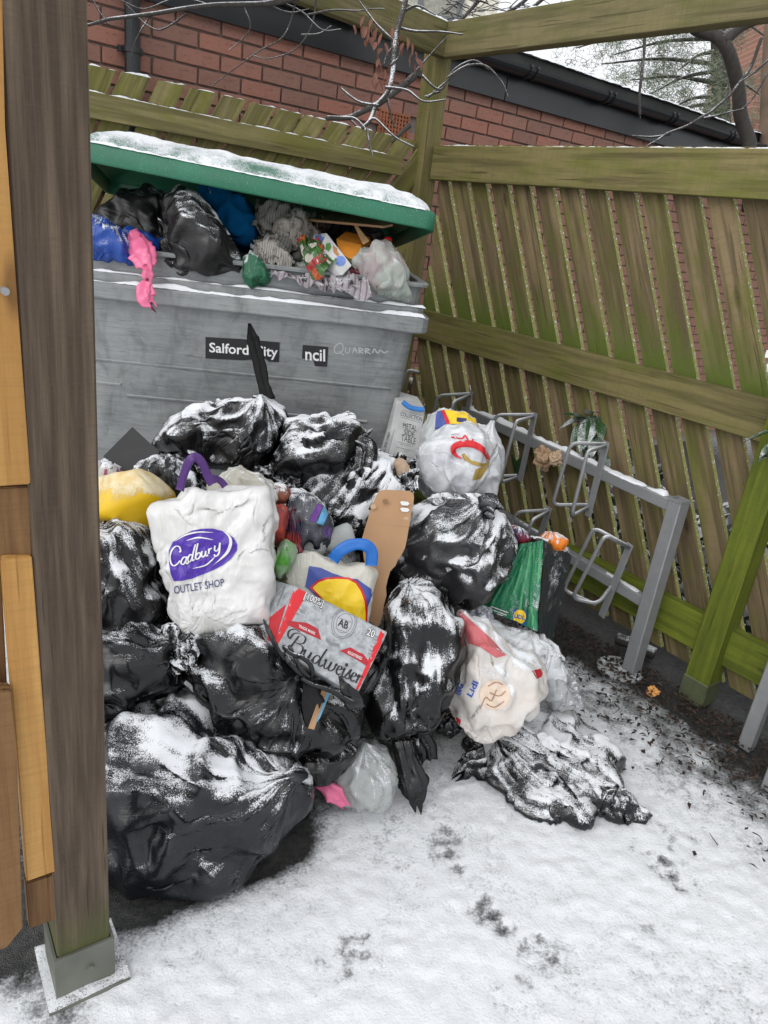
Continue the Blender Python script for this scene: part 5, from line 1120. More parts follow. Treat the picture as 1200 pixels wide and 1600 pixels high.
text_decal('lettering', 'recycle', z8([(268,482),(296,440),(308,446),(280,490)]), tt_, PK['grey'], r_, maxlen=4, off=.004)
poly_decal('red_print', z8([(222,155),(240,150),(290,195),(340,240),(382,288),(350,296),(300,262),(262,250),(245,200)]), tt_, film('faded_red_print', (.55,.13,.14), .5, .3), r_, maxlen=4, off=.003)
poly_decal('red_print', z8([(192,452),(212,470),(240,490),(238,505),(205,495)]), tt_, PK['dark_red'], r_, maxlen=4, off=.003)
poly_decal('red_print', z8([(462,335),(490,330),(498,352),(478,362)]), tt_, PK['dark_red'], r_, maxlen=4, off=.003)
# ---- green tote
r_ = thing('tote_bag', W(825,985,2.7), 'boxy green supermarket tote with a dark side panel leaning by the bike rack', 'shopping bag')
TG = film('green_woven_tote', (.010,.15,.07), .4, .2, (.02,.22,.10), f=30); TD = film('dark_tote_side', (.020,.025,.029), .45, .2)
o_b = sheet('front_panel', [(812,849),(849,845),(840,986),(752,950)], [2.62,2.60,2.56,2.66], TG, r_, 181, fold=.010, fr=3.5, edge=1., snow=.12, bulge=.01, ani=(1.4,.4))
sheet('side_panel', [(848.5,845),(893,868),(862,1001),(839.5,986)], [2.60,2.76,2.74,2.56], TD, r_, 182, fold=.012, fr=3.5, edge=1., snow=.16, ani=(.8,.6))
sheet('back_panel', [(780,860),(812,849),(752,950),(750,945)], [2.76,2.62,2.66,2.7], TG, r_, 184, fold=.006, fr=3.5, edge=1.)
sheet('top_edge', [(812,842),(880,842),(893,868),(849,846)], [2.72,2.80,2.76,2.60], TD, r_, 183, fold=.02, fr=4, edge=2., snow=.25)
tt_ = bvh_of([o_b])
V2, T2 = ribbon2d([z6(s) for s in [[(735,690),(722,780),(700,880),(690,960)],[(752,685),(745,790),(735,900),(742,990)],[(708,700),(690,800),(660,900)],[(775,690),(770,780),(765,850)],[(745,990),(742,1030)]]], lambda s, t_: 3.2); project('leaf_print', V2, T2, tt_, film('light_green_print', (.06,.34,.13), .4, .3), r_, maxlen=5, off=.003)
V2, T2 = ribbon2d([z6(s) for s in [[(565,948),(640,975)],[(570,962),(632,985)],[(590,978),(622,990)]]], lambda s, t_: 1.5); project('small_print', V2, T2, tt_, PK['white'], r_, maxlen=4, off=.004)
poly_decal('blue_square', z6([(661,958),(718,968),(712,1028),(655,1016)]), tt_, PK['lidl_blue'], r_, maxlen=4, off=.004)
poly_decal('yellow_disc', z6(ell(687,992,27,31,10,24)), tt_, PK['yellow'], r_, maxlen=4, off=.007)
text_decal('lettering', 'LIDL', z6([(666,978),(712,988),(709,1006),(663,996)]), tt_, PK['lidl_blue'], r_, bold=.03, maxlen=4, off=.010)
bag('orange', 'plastic_bag', [(838,843),(853,832),(872,834),(887,843),(887,858),(868,858),(850,852)], 2.68, .05, film('orange_film', (.75,.20,.01), .3, .4), 'orange plastic bag poking out of the top of the green tote', 'plastic bag', slack=.15, seed=183, snow=-.02, nu=80, nv=60, amp=.02, neckh=0)
bag('wrap2', 'wrapper', [(792,822),(805,820),(822,830),(830,843),(815,850),(800,842)], 2.66, .04, film('dark_blue_wrapper', (.02,.03,.10), .3, .5, (.35,.03,.03)), 'dark blue crumpled wrapper beside the green tote top', 'wrapper', slack=.4, seed=185, snow=0., nu=70, nv=50, amp=.05, neckh=0)
# ---- yellow tub
bag('yel', 'plastic_tub', [(100,770),(130,752),(160,750),(195,744),(228,738),(250,752),(268,774),(263,800),(257,842),(245,850),(228,832),(190,815),(130,812),(100,815)], 2.34, .13, None, 'bright yellow plastic tub capped with dirty snow by the dark post', 'tub', knot=(0,1,.4), slack=.01, gather=.0, neckh=0, twist=0, seed=191, snow=.6, nu=120, nv=80, amp=.004, box=4, shrink=1.0, lift=.01, hollow=0, crumple=.0, rad=0)
t = NT('yellow_plastic'); t.P(Base_Color=(.80,.50,.01), Roughness=.35, Normal=t.bump(t.noise(t.co(), 40, 3), .1, .003)); snow_layer(t)
for n_ in t.n:
    if n_.type == 'BSDF_PRINCIPLED' and n_ != t.b: t.set(n_.inputs['Base Color'], t.mix(t.ramp(t.noise(t.co(), 22, 4), [(.35, 0.), (.75, 1.)]), (.80,.72,.52), (.74,.50,.16)))
BAGS['yel'][1].data.materials.append(t.m)
bp_ = thing('black_board', W(205,705,2.5), 'square black board standing on its corner against the bin', 'board')
slab('panel', [W(207,667,2.52), W(249,706,2.46), W(206,747,2.44), W(161,713,2.50)], .012, plain('black_foam_board', (.016,.016,.017), .6, bump=.1), bp_)
bag('g1', 'garment', [(130,722),(160,722),(185,732),(205,750),(190,765),(150,768),(120,750)], 2.46, .07, cloth_mat('pink_print_cloth', (.5,.48,.48), (.3,.08,.15), 8., spots=(40., (.04,.04,.05))), 'patterned cloth with snow tucked beside the yellow tub', 'clothing', nf=.8, rad=.3, bend=.10, VS=1., fr=(.6,.9), hollow=.45, crumple=2., slack=.5, seed=193, snow=.15, nu=90, nv=60, amp=.05, neckh=0)
bag('g2', 'garment', [(208,745),(225,715),(255,705),(290,725),(310,745),(300,775),(265,780),(225,765)], 2.44, .07, cloth_mat('dark_grey_fleece', (.05,.052,.056), (.03,.03,.032), 20.), 'dark grey fleece dusted with snow behind the purple handles', 'clothing', nf=.8, rad=.3, bend=.10, VS=1., fr=(.6,.9), hollow=.45, crumple=2., slack=.35, seed=195, snow=.22, nu=110, nv=70, amp=.05, neckh=0)
bag('crm', 'cloth_bag', [(320,800),(326,745),(336,722),(350,714),(366,728),(392,736),(412,742),(442,748),(453,765),(448,785),(425,792),(400,800)], 2.32, .05, film('cream_paper_bag', (.46,.44,.37), .55, .5), 'crumpled cream bag with recycling symbols behind the large white carrier', 'bag', knot=(-.3,1,.2), slack=.35, gather=.6, seed=197, snow=-.05, nu=130, nv=80, amp=.07, neckh=.1)
r_, o_b = BAGS['crm'][:2]; tt_ = bvh_of([o_b])
V2, T2 = ribbon2d([ell(433,760,4.5,4.5,0,14), ell(447,762,4.5,4.5,0,14), [(431,762),(433,757),(436,762),(431,762)]], lambda s, t_: 1.1); project('recycling_mark', V2, T2, tt_, PK['black'], r_, maxlen=4, off=.004)
bag('foil', 'wrapper', [(452,765),(470,755),(490,770),(510,792),(520,818),(516,848),(505,865),(488,850),(470,862),(452,858),(446,810)], 2.40, .07, film('smoky_clear_film', (.20,.21,.23), .18, .7, (.02,.02,.04), trans=.2), 'smoky clear wrapper with purple and blue stripes, right of the big white bag', 'wrapper', slack=.45, seed=199, snow=.12, nu=120, nv=80, amp=.07, neckh=0)
r_, o_b = BAGS['foil'][:2]; tt_ = bvh_of([o_b]); zz5 = zc(140, 580, 2.308)
poly_decal('purple_stripe', zz5([(790,540),(822,478),(842,482),(815,545)]), tt_, plain('violet', (.13,.03,.25), .4), r_, maxlen=4, off=.003)
poly_decal('blue_stripe', zz5([(820,548),(845,486),(868,500),(842,556)]), tt_, plain('sky_blue', (.10,.35,.60), .4), r_, maxlen=4, off=.003)
poly_decal('purple_stripe', zz5([(838,575),(855,555),(880,570),(872,600),(850,598)]), tt_, plain('violet2', (.10,.05,.20), .4), r_, maxlen=4, off=.003)
bag('redw', 'wrapper', [(428,790),(440,782),(450,795),(447,820),(442,850),(430,860),(426,825)], 2.28, .04, film('orange_red_wrapper', (.50,.06,.03), .35, .5, (.01,.03,.06)), 'orange and navy wrapper squeezed against the right side of the big white bag', 'wrapper', slack=.4, seed=201, snow=-.4, nu=70, nv=60, amp=.05, neckh=0)
bag('grn', 'wrapper', [(427,880),(436,850),(446,842),(463,850),(465,862),(455,885),(440,902),(428,906)], 2.24, .04, film('lime_wrapper', (.07,.32,.02), .3, .6, (.45,.46,.44)), 'shiny lime green and silver wrapper left of the cream bag', 'wrapper', slack=.5, seed=203, snow=-.4, nu=80, nv=60, amp=.06, neckh=0)
bt_ = thing('plastic_bottle', W(530,850,2.42), 'snow-frosted clear bottle lying behind the bright blue handle', 'bottle')
V, Fc = tube_vf(spline([W(512,862,2.44), W(520,848,2.43), W(540,838,2.42), W(553,834,2.42)], 6), np.interp(np.arange(19), [0,3,6,15,18], [.012,.035,.042,.042,.03]), 20)
V = np.array(V); mesh_obj('bottle_body', V, Fc, CLR, bt_, smooth=True, snow=.2+.3*vnoise(V, 3, 20))
bt2 = thing('plastic_bottle', W(490,852,2.42), 'frosted jar lying left of the snow-frosted bottle', 'bottle')
V, Fc = tube_vf([W(472,866,2.4), W(480,860,2.4), W(500,850,2.4), W(508,848,2.4)], [.02,.036,.036,.022], 20); V = np.array(V); mesh_obj('bottle_body', V, Fc, CLR, bt2, smooth=True, snow=.25+.3*vnoise(V, 5, 20))
bag('tis', 'tissue', [(608,725),(618,717),(630,718),(640,728),(638,742),(620,745)], 2.62, .03, plain('brown_stained_tissue', (.48,.34,.24), .9), 'small crumpled brownish tissue below the furniture box', 'tissue', slack=.5, seed=205, snow=-.1, nu=60, nv=40, amp=.05, neckh=0)
# ---- tear in the middle bag, its dark hole painted on
r_ = BAGS['b2'][0]
tb2 = bvh_of([BAGS['b2'][1]])
poly_decal('painted_hole', [(474,1063),(492,1068),(510,1078),(500,1105),(486,1142),(476,1128),(471,1100)], tb2, plain('hole_dark_paint', (.003,.003,.004), .8), r_, maxlen=4, off=.010)  # flat black patch on the sack, painted to look like a dark hole
st_ = thing('cardboard_strip', W(498,1110,2.0), 'strip of cardboard with a blue edge showing through the torn bag', 'cardboard')
def on(x, y, off):
    d = ray(x, y); d = d/np.linalg.norm(d); h = tb2.ray_cast(Vector(EYE), Vector(d), 8)[0]; return (np.array(h) if h is not None else W(x, y, 2.0))-d*off
slab('brown_face', [on(505,1076,.035), on(512,1079,.035), on(491,1140,.03), on(483,1138,.03)], .004, CBM, st_)
slab('blue_face', [on(512,1079,.033), on(517,1081,.033), on(500,1122,.028), on(494,1130,.028)], .004, plain('light_blue_card', (.16,.36,.50), .5), st_)
def loop_(pts, r, nm='tie_handle', m_=BK): tail(r_, pts, r, m_, 31, name=nm, snow=.05, pleats=3, amt=.25, n=14)
loop_([W(443,1012,2.0), W(456,1022,1.98), W(470,1026,1.97), W(484,1036,1.97), W(489,1052,1.98), W(482,1062,2.0)], [.004,.006,.006,.006,.004])
loop_([W(445,1018,2.0), W(452,1034,1.98), W(464,1048,1.98), W(476,1060,2.0)], [.004,.007,.006,.004])
loop_([W(452,1008,2.0), W(462,1028,1.985), W(470,1044,1.98), W(484,1058,1.99)], [.005,.006,.006,.005])
tail(r_, [W(556,1108,2.05), W(548,1092,2.01), W(537,1074,1.99), W(530,1058,1.99)], [.024,.022,.014,.003], BK, 33, name='torn_flap', snow=-.2, pleats=3, amt=.3, flat=.12)
loop_([W(470,1060,1.99), W(490,1070,1.985), W(520,1080,1.985), W(550,1098,2.0)], [.004,.005,.006,.006], 'torn_edge')
loop_([W(412,967,2.02), W(420,985,2.0), W(432,1010,1.99), W(445,1030,1.99)], [.003,.006,.006,.004], 'torn_edge')
# ---- small things in the bin
zi = zc(370, 290, 3.871)
sh_ = thing('cardboard_sheet', W(530,345,2.85), 'flat cardboard sheet lying on the rubbish just under the lid', 'cardboard')
slab('sheet', [W(452,333,3.05), W(560,330,3.25), W(614,350,2.76), W(600,353,2.74), W(470,341,2.86)], .008, CBM, sh_, n=UP)
cbx = thing('food_carton', W(520,400,2.74), 'blue and white printed food carton in the middle of the bin', 'box')
ck = prism('carton', zi([(545,283),(700,482),(640,545),(570,470),(500,385)]), [2.72,2.69,2.68,2.68,2.70], W(491,366,2.76)-W(511,363,2.72), plain('white_food_card', (.55,.55,.54), .5), cbx)
tk = bvh_of([ck])
poly_decal('blue_panel', zi([(472,302),(543,285),(500,380),(478,382)]), tk, plain('periwinkle', (.12,.20,.48), .5), cbx, maxlen=9, off=.001)
poly_decal('blue_spot', zi(ell(627,456,32,32,0,18)), tk, plain('spot_blue', (.16,.25,.58), .5), cbx, maxlen=9, off=.001)
poly_decal('food_picture', zi([(580,360),(612,372),(635,400),(610,430),(585,405)]), tk, plain('toasted_brown', (.42,.2,.09), .6), cbx, maxlen=9, off=.001)
poly_decal('leaf_print', zi([(540,350),(565,345),(572,375),(556,400),(535,385)]), tk, plain('leaf_green', (.07,.22,.04), .6), cbx, maxlen=9, off=.001)
obx = thing('orange_carton', W(545,385,2.74), 'small open orange carton near the right end of the bin', 'box')
prism('carton', zi([(598,322),(690,345),(752,358),(760,398),(708,455),(650,425),(612,400)]), [2.76,2.74,2.73,2.73,2.72,2.72,2.73], W(545,362,2.86)-W(530,374,2.76), plain('orange_card', (.68,.25,.03), .5), obx)
slab('flap', [W(*p) for p in [(552,350,2.80),(558,352,2.79),(577,376,2.74),(567,382,2.73)]], .003, plain('orange_card_inside', (.62,.38,.18), .6), obx)
FW_ = loose('food_wrapper', [(466,372),(500,380),(526,412),(488,440)], [2.74,2.72,2.68,2.68], None, 'crumpled food wrapper printed with salad between garments and the food carton', 'wrapper', 211, fold=.035, fr=4, edge=5, bulge=.03)
t = NT('printed_food_film'); vo = t.node('ShaderNodeTexVoronoi', {'Vector': t.co(), 'Scale': 42.}); hsv_ = t.node('ShaderNodeSeparateColor', {0: vo.outputs['Color']})
t.P(Base_Color=t.ramp(hsv_.outputs[0], [(0., (.05,.14,.03)), (.35, (.03,.07,.02)), (.5, (.45,.10,.03)), (.65, (.45,.42,.36)), (.8, (.35,.03,.03)), (1., (.08,.2,.05))], 'CONSTANT'), Roughness=.25, Normal=t.bump(t.noise(t.co(), 60, 3), .5, .004)); FW_.data.materials.append(t.m)
cp = thing('drink_bottle', W(606,378,2.72), 'red-capped clear bottle standing in the clear bag at the bin end', 'bottle')
V, Fc = tube_vf([W(606,420,2.80), W(606,398,2.79), W(606,388,2.79), W(606,382,2.79)], [.035,.034,.014,.014], 20); mesh_obj('bottle_body', V, Fc, CLR, cp, smooth=True)
V, Fc = tube_vf([W(606,384,2.79), W(606,380,2.79), W(606,374,2.79), W(606,372,2.79)], [.0155,.016,.016,.013], 24); mesh_obj('cap', V, Fc, PK['red'], cp)

# ---- more clutter wedged in the gaps of the heap and the bin
def clutter(key, nm, cx, cy, rx, ry, Z, mat, label, cat, seed, **k):
    rs = np.random.RandomState(seed); n = 9; O = [(cx+rx*rs.uniform(.7,1.15)*math.cos(a), cy+ry*rs.uniform(.7,1.15)*math.sin(a)) for a in np.linspace(0, 2*math.pi, n, endpoint=False)]
    kw = dict(slack=.45, gather=.7, nu=80, nv=54, amp=.07, neckh=0, iters=70, hollow=.45, crumple=1.6, snow=-.15, VS=.9); kw.update(k)
    bag(key, nm, O, Z, .035, mat, label, cat, knot=rs.randn(3)*[1,1,.3], seed=seed, **kw)
NWS = plain('newsprint', (.40,.39,.37), .85, bump=.3, f=80, var=.3)
clutter('k1', 'plastic_bag', 455, 905, 22, 14, 2.30, film('olive_film', (.10,.11,.05), .3, .6), 'olive scrunched film under the lime green wrapper', 'wrapper', 301)
clutter('k3', 'wrapper', 470, 835, 24, 18, 2.44, film('navy_film', (.012,.018,.05), .25, .6), 'navy glossy film under the smoky clear wrapper', 'wrapper', 303)
clutter('k4', 'wrapper', 438, 770, 16, 14, 2.36, film('rust_film', (.22,.06,.03), .35, .6), 'rust coloured wrapper under the cream bag edge', 'wrapper', 304, snow=.05)
clutter('k7', 'plastic_bag', 270, 1000, 20, 26, 2.12, BK, 'black film rag under the bottom corner of the white carrier', 'plastic bag', 307, snow=.1)
clutter('k8', 'plastic_bag', 800, 850, 24, 22, 2.72, BK, 'black film rag between the grey sack and green tote', 'plastic bag', 308, snow=.1)
clutter('k9', 'plastic_bag', 745, 965, 24, 18, 2.62, film('lilac_film', (.42,.43,.52), .35, .5), 'pale lilac film behind the cream carrier with the round print', 'plastic bag', 309, snow=.1)
clutter('k10', 'wrapper', 540, 835, 20, 12, 2.5, BK, 'black film scrap behind the frosted bottle', 'wrapper', 310, snow=.15)
clutter('k12', 'wrapper', 500, 350, 22, 12, 2.92, film('brown_film', (.07,.045,.03), .4, .5), 'dark brown wrapper behind the food carton', 'wrapper', 312, snow=-.6)
clutter('k13', 'wrapper', 478, 415, 20, 12, 2.76, film('clear_grey_film', (.30,.31,.28), .2, .6), 'greyish clear film below the food wrapper', 'wrapper', 313, snow=-.5)
clutter('k14', 'wrapper', 560, 425, 22, 10, 2.76, film('maroon_film', (.14,.02,.03), .3, .6), 'maroon wrapper beside the clear bag in the bin', 'wrapper', 314, snow=-.5)
clutter('k17', 'plastic_bag', 700, 1130, 24, 18, 2.52, BK, 'black film rag under the cream carrier beside the tall sack', 'plastic bag', 317, snow=-.3, floor=0)
clutter('k18', 'plastic_bag', 735, 805, 28, 16, 2.62, WH, 'white film edge under the plain white carrier', 'plastic bag', 318, snow=.1)

loose('newspaper', [(425,925),(452,915),(446,985),(418,975)], [2.24,2.24,2.2,2.2], NWS, 'crumpled grey paper between the white carrier and the beer carton', 'paper', 402, fold=.02, edge=3)
loose('plastic_sheet', [(395,728),(460,722),(470,760),(400,770)], [2.55,2.55,2.5,2.5], BK, 'black film rag behind the cream bag', 'plastic', 405, fold=.03, snow=.2)
loose('plastic_sheet', [(262,700),(330,708),(330,770),(262,760)], [2.56,2.56,2.5,2.5], BK, 'black film rag left of the purple handles', 'plastic', 406, fold=.04, snow=.25)
loose('newspaper', [(420,318),(470,318),(466,345),(425,342)], [3.0,3.0,2.9,2.9], NWS, 'crumpled pale paper inside the bin above the jersey', 'paper', 411, fold=.03)
loose('newspaper', [(520,425),(555,430),(560,452),(515,446)], [2.74,2.74,2.69,2.69], NWS, 'white printed paper under the food carton', 'paper', 415, fold=.02)
loose('plastic_sheet', [(394,385),(424,388),(424,410),(398,412)], [2.82,2.82,2.76,2.76], WH, 'white film scrap right of the bright blue bag', 'plastic', 416, fold=.03)
loose('plastic_sheet', [(440,800),(475,790),(470,870),(432,870)], [2.34,2.36,2.32,2.3], film('navy_red_film', (.012,.02,.07), .25, .5, (.45,.05,.03), f=40), 'navy and red glossy film wedged right of the white carrier', 'plastic', 420, fold=.03, edge=5)
loose('plastic_sheet', [(590,705),(650,720),(655,770),(600,760)], [2.66,2.66,2.56,2.56], BK, 'black film fold beside the stained tissue', 'plastic', 421, fold=.03, snow=.45)
loose('plastic_sheet', [(640,940),(700,930),(715,985),(650,1000)], [2.5,2.5,2.4,2.4], BK, 'black film edge behind the tall upended sack', 'plastic', 422, fold=.03, snow=.1)
loose('plastic_sheet', [(250,995),(310,985),(315,1050),(262,1060)], [2.12,2.12,2.05,2.05], BK, 'black film fold left of the torn middle bag', 'plastic', 423, fold=.03, snow=.25)
loose('plastic_sheet', [(480,345),(600,360),(600,400),(490,395)], [3.05,3.0,2.9,2.95], film('dark_wrap', (.03,.028,.03), .35, .5), 'dark plastic wrap behind the orange carton', 'plastic', 424, fold=.05)
loose('plastic_sheet', [(785,990),(845,992),(880,1035),(815,1030)], [2.6,2.62,2.56,2.5], WH, 'crumpled white film below the green tote', 'plastic', 425, fold=.04, snow=.3)
loose('plastic_sheet', [(850,1010),(900,1060),(905,1110),(862,1100)], [2.66,2.66,2.6,2.56], film('grey_clear_film', (.3,.31,.32), .25, .4), 'thin greyish film trailing on the snow right of the cream carrier', 'plastic', 426, fold=.03, snow=.35)
# ================================================================== BIKE RACK
PR = G(985, 1050); dr = nrm([math.cos(math.radians(-57)), math.sin(math.radians(-57)), 0]); nr = np.cross(dr, UP); nr = nr if nr@(EYE-PR) > 0 else -nr
def rk(x, y, off=0.): return PL(x, y, PR+nr*off, nr)
rack = thing('bike_rack', PR, 'galvanised wall-height bike rack with wheel loops in front of the right fence', 'bike rack')
hp_, lp_ = rk(1000,768)[2], rk(925,885)[2]; s_r = (PR-CN)@d2
top_h = (rk(1060,800)[2]+rk(880,705)[2])/2; low_h = (rk(1000,935)[2]+rk(950,905)[2])/2
print('rack', rk(1060,800), rk(880,705), rk(640,590), 'low', rk(1000,935), rk(950,905), rk(745,790))
RB = PR*[1,1,0]
board('upright', RB, RB+UP*(top_h+.025), .06, .06, MAT['galv'], rack, nr, .004)
board('upright', RB-dr*1.95, RB-dr*1.95+UP*(top_h+.025), .06, .06, MAT['galv'], rack, nr, .004)
board('top_rail', RB-dr*.031+UP*top_h, RB-dr*2.1+UP*top_h, .05, .05, MAT['galv'], rack, nr, .004)
board('lower_rail', RB-dr*.031+UP*low_h, RB-dr*2.1+UP*low_h, .05, .04, MAT['galv'], rack, nr, .004)
snow_strip(RB-dr*.06+UP*(top_h+.024), RB-dr*2.05+UP*(top_h+.024), .05, .02, rack, 71, fr=8)
snow_strip(RB-dr*.06+UP*(low_h+.024), RB-dr*1.9+UP*(low_h+.024), .035, .008, rack, 72, gap=.35, fr=8)
cap = MB(); 
for a, b, c in ((-1,0,.031),(1,0,.031)): cap.box(RB+dr*a*.028+UP*(top_h+.03), dr*.003, nr*.03, UP*.006)
for a in (-1, 1): cap.box(RB+nr*a*.028+UP*(top_h+.031), dr*.024, nr*.003, UP*.005)
cap.build('open_end', MAT['galv'], rack)
bpl = MB(); th = np.linspace(0, 2*math.pi, 25)[:-1]
def holder(bar, rods, nm='wheel_holder'):
    (x0, y0), (x1, y1) = bar; A = rk(x0, y0, .03); B_ = rk(x1, y1, .03)
    A2 = A.copy(); B2_ = A2*[1,1,0]+UP*B_[2]; B2_ = (B2_+B_)/2
    o = board(nm, B2_, A2, .034, .008, MAT['galv'], rack, np.cross(dr, UP)*0+nr, .001)
    for rod in rods:
        P = [rk(x, y, off) for x, y, off in rod]; Q = []
        for i, p in enumerate(P):                      # rounded bends
            if 0 < i < len(P)-1:
                a, b = P[i-1], P[i+1]; r = .035
                p0 = p+nrm(a-p)*min(r, np.linalg.norm(a-p)*.45); p1 = p+nrm(b-p)*min(r, np.linalg.norm(b-p)*.45)
                for t_ in np.linspace(0, 1, 7): Q.append((1-t_)**2*p0+2*t_*(1-t_)*p+t_**2*p1)
            else: Q.append(p)
        V, Fc = tube_vf(Q, .0085, 10); mesh_obj('wheel_loop', V, Fc, MAT['galv'], rack, smooth=True, snow=np.where(np.arange(len(V)) % 10 >= 0, normals_tube(Q, V), 0))
def normals_tube(Q, V):
    Q = np.array(Q); V = np.array(V).reshape(len(Q), -1, 3); d = V-Q[:,None]; d /= np.linalg.norm(d, axis=-1, keepdims=True); return ((d[...,2]-.55)*1.6+.35+.3*vnoise(V, 4, 25)).ravel()
holder(((948,690),(917,806)), [[(946,694,.03),(892,692,.15),(863,789,.15),(918,789,.03)], [(946,697,.03),(918,705,.22),(893,806,.22),(918,793,.03)]])
holder(((836,645),(810,750)), [[(834,648,.03),(775,648,.15),(750,745,.15),(808,743,.03)], [(834,651,.03),(806,658,.22),(781,754,.22),(808,746,.03)]])
holder(((736,611),(716,700)), [[(735,615,.03),(684,618,.15),(665,705,.15),(716,700,.03)], [(735,617,.03),(708,628,.22),(690,715,.22),(716,703,.03)]])
holder(((664,581),(648,660)), [[(663,584,.03),(636,577,.12),(618,640,.12),(648,655,.03)]])
holder(((985,850),(927,955)), [[(982,854,.03),(928,824,.12),(880,922,.12),(932,945,.03)], [(984,856,.03),(945,836,.2),(894,935,.2),(934,944,.10),(955,916,.03)]])
holder(((859,793),(826,862)), [[(857,797,.03),(806,800,.14),(785,870,.14),(826,858,.03)], [(857,799,.03),(832,812,.2),(806,885,.2),(826,860,.03)]])
dsc = MB(); dc = G(968, 1048); ringp = [(dc+UP*.012+dr*.10*math.cos(a)+np.cross(UP, dr)*.10*math.sin(a)) for a in th]
dsc.add(ringp+[p-UP*.012 for p in ringp], [tuple(range(24))]+[((i+1) % 24, i, i+24, (i+1) % 24+24) for i in range(24)])
dl = dsc.build('base_plate', None, rack); tS = NT('plate_under_snow'); tS.P(Base_Color=(.16,.17,.16), Roughness=.6); snow_layer(tS); dl.data.materials.append(tS.m)
a_ = dl.data.attributes.new('snow', 'FLOAT', 'POINT'); a_.data.foreach_set('value', [.55]*24+[.0]*24)
for dx, dy in ((-.06,.03),(.05,-.05)):
    V, Fc = tube_vf([dc+dr*dx+np.cross(UP, dr)*dy+UP*.01, dc+dr*dx+np.cross(UP, dr)*dy+UP*.022], .009, 6); mesh_obj('bolt', V, Fc, MAT['galv'], rack)
# second rack at the right edge
rack2 = thing('bike_rack', G(1168,1165), 'second galvanised rack cut off by the right edge of the view', 'bike rack')
q1, q2 = G(1165,1168), G(1190,1225)
board('upright', q1, q1+UP*1.0, .05, .05, MAT['galv'], rack2, n2, .004)
board('upright', q2+d2*.03, q2+d2*.03+UP*1.0, .05, .05, MAT['galv'], rack2, n2, .004)
# ---- log / pipe lying below the fence
lg = thing('short_log', G(980,1018), 'short dark snow-topped log lying under the bottom fence rail', 'log')
A, B = G(962,1006), G(1020,1030); V, Fc = tube_vf(spline([A+UP*.03, (A+B)/2+UP*.034, B+UP*.03], 8), .028, 14); V = np.array(V); V = V+.004*np.stack([vnoise(V, i, 30) for i in range(3)], -1)
lm = NT('wet_bark'); lm.P(Base_Color=(.03,.028,.025), Roughness=.7, Normal=lm.bump(lm.noise(lm.co(), 60, 4), .6, .005)); snow_layer(lm); mesh_obj('log_body', V, Fc, lm.m, lg, smooth=True, snow=np.where(V[:,2] > .045, .5, -.2)+.4*vnoise(V, 3, 20))
# ---- foreground gate post and gate
g0, g1, g2 = G(92,1563), G(176,1526), G(74,1530)
gx_ = nrm(g1-g0); gn = np.cross(gx_, UP); gn = gn if np.dot(gn, EYE-g0) > 0 else -gn; wpost = np.linalg.norm(g1-g0)
print('post w', wpost)
gp = thing('gate_post', (g0+g1)/2-gn*wpost/2, 'thick dark weathered timber post in the left foreground on a steel shoe', 'post')
pcn = (g0+g1)/2-gn*wpost/2; pcn[2] = 0
board('timber', pcn+UP*.09, pcn+UP*2.4, wpost-.006, wpost-.006, MAT['gatepost'], gp, gn, .004)
shoe = MB()
shm = plain('algae_galvanised', (.14,.145,.12), .6, .2, bump=.4, f=40, var=.3)
hw = wpost/2+.003
for a, b in ((gn, gx_), (-gn, gx_)): shoe.box(pcn+a*(hw-.002)+UP*.065, b*(hw-.004), a*.003, UP*.065)
for a, b in ((gx_, gn), (-gx_, gn)): shoe.box(pcn+a*(hw-.001)+UP*.0645, b*(hw+.001), a*.003, UP*.0645)
shoe.build('post_shoe', shm, gp)
V, Fc = tube_vf([pcn+gn*(hw+.001)+gx_*.01+UP*.07, pcn+gn*(hw+.008)+gx_*.01+UP*.07], .008, 6); mesh_obj('bolt', V, Fc, shm, gp)
b0_, b1_, b2_ = G(79,1597), G(204,1531), G(67,1569)
pl_c = pcn+gn*.0; plx = .5*np.linalg.norm(b1_-b0_)
n_ = 30; pu = np.linspace(-1, 1, n_); PX_, PY_ = np.meshgrid(pu, pu); Pp = pcn+gx_*((b0_+b1_)/2-pcn).dot(gx_)+PX_[...,None]*gx_*plx+PY_[...,None]*gn*plx+UP*.014
an = .75+.25*vnoise(Pp, 3, 18); an[0] -= .3; an[-1] -= .2
Pp = Pp+UP*(.005*vnoise(Pp, 7, 30))[...,None]
bpn = thing('base_plate', pcn*[1,1,0], 'square steel base plate under snow at the foot of the dark post', 'plate')
mesh_obj('snow_cap', Pp, grid_faces(n_, n_), tS.m, bpn, smooth=True, snow=an)
MB().box(pcn+gx_*((b0_+b1_)/2-pcn).dot(gx_)+UP*.005, gx_*plx*.995, gn*plx*.995, UP*.006, bev=.002).build('plate', shm, bpn)
gate = thing('timber_gate', W(20,1300,1.6), 'new orange-brown timber gate cut off at the left edge of the view', 'gate')
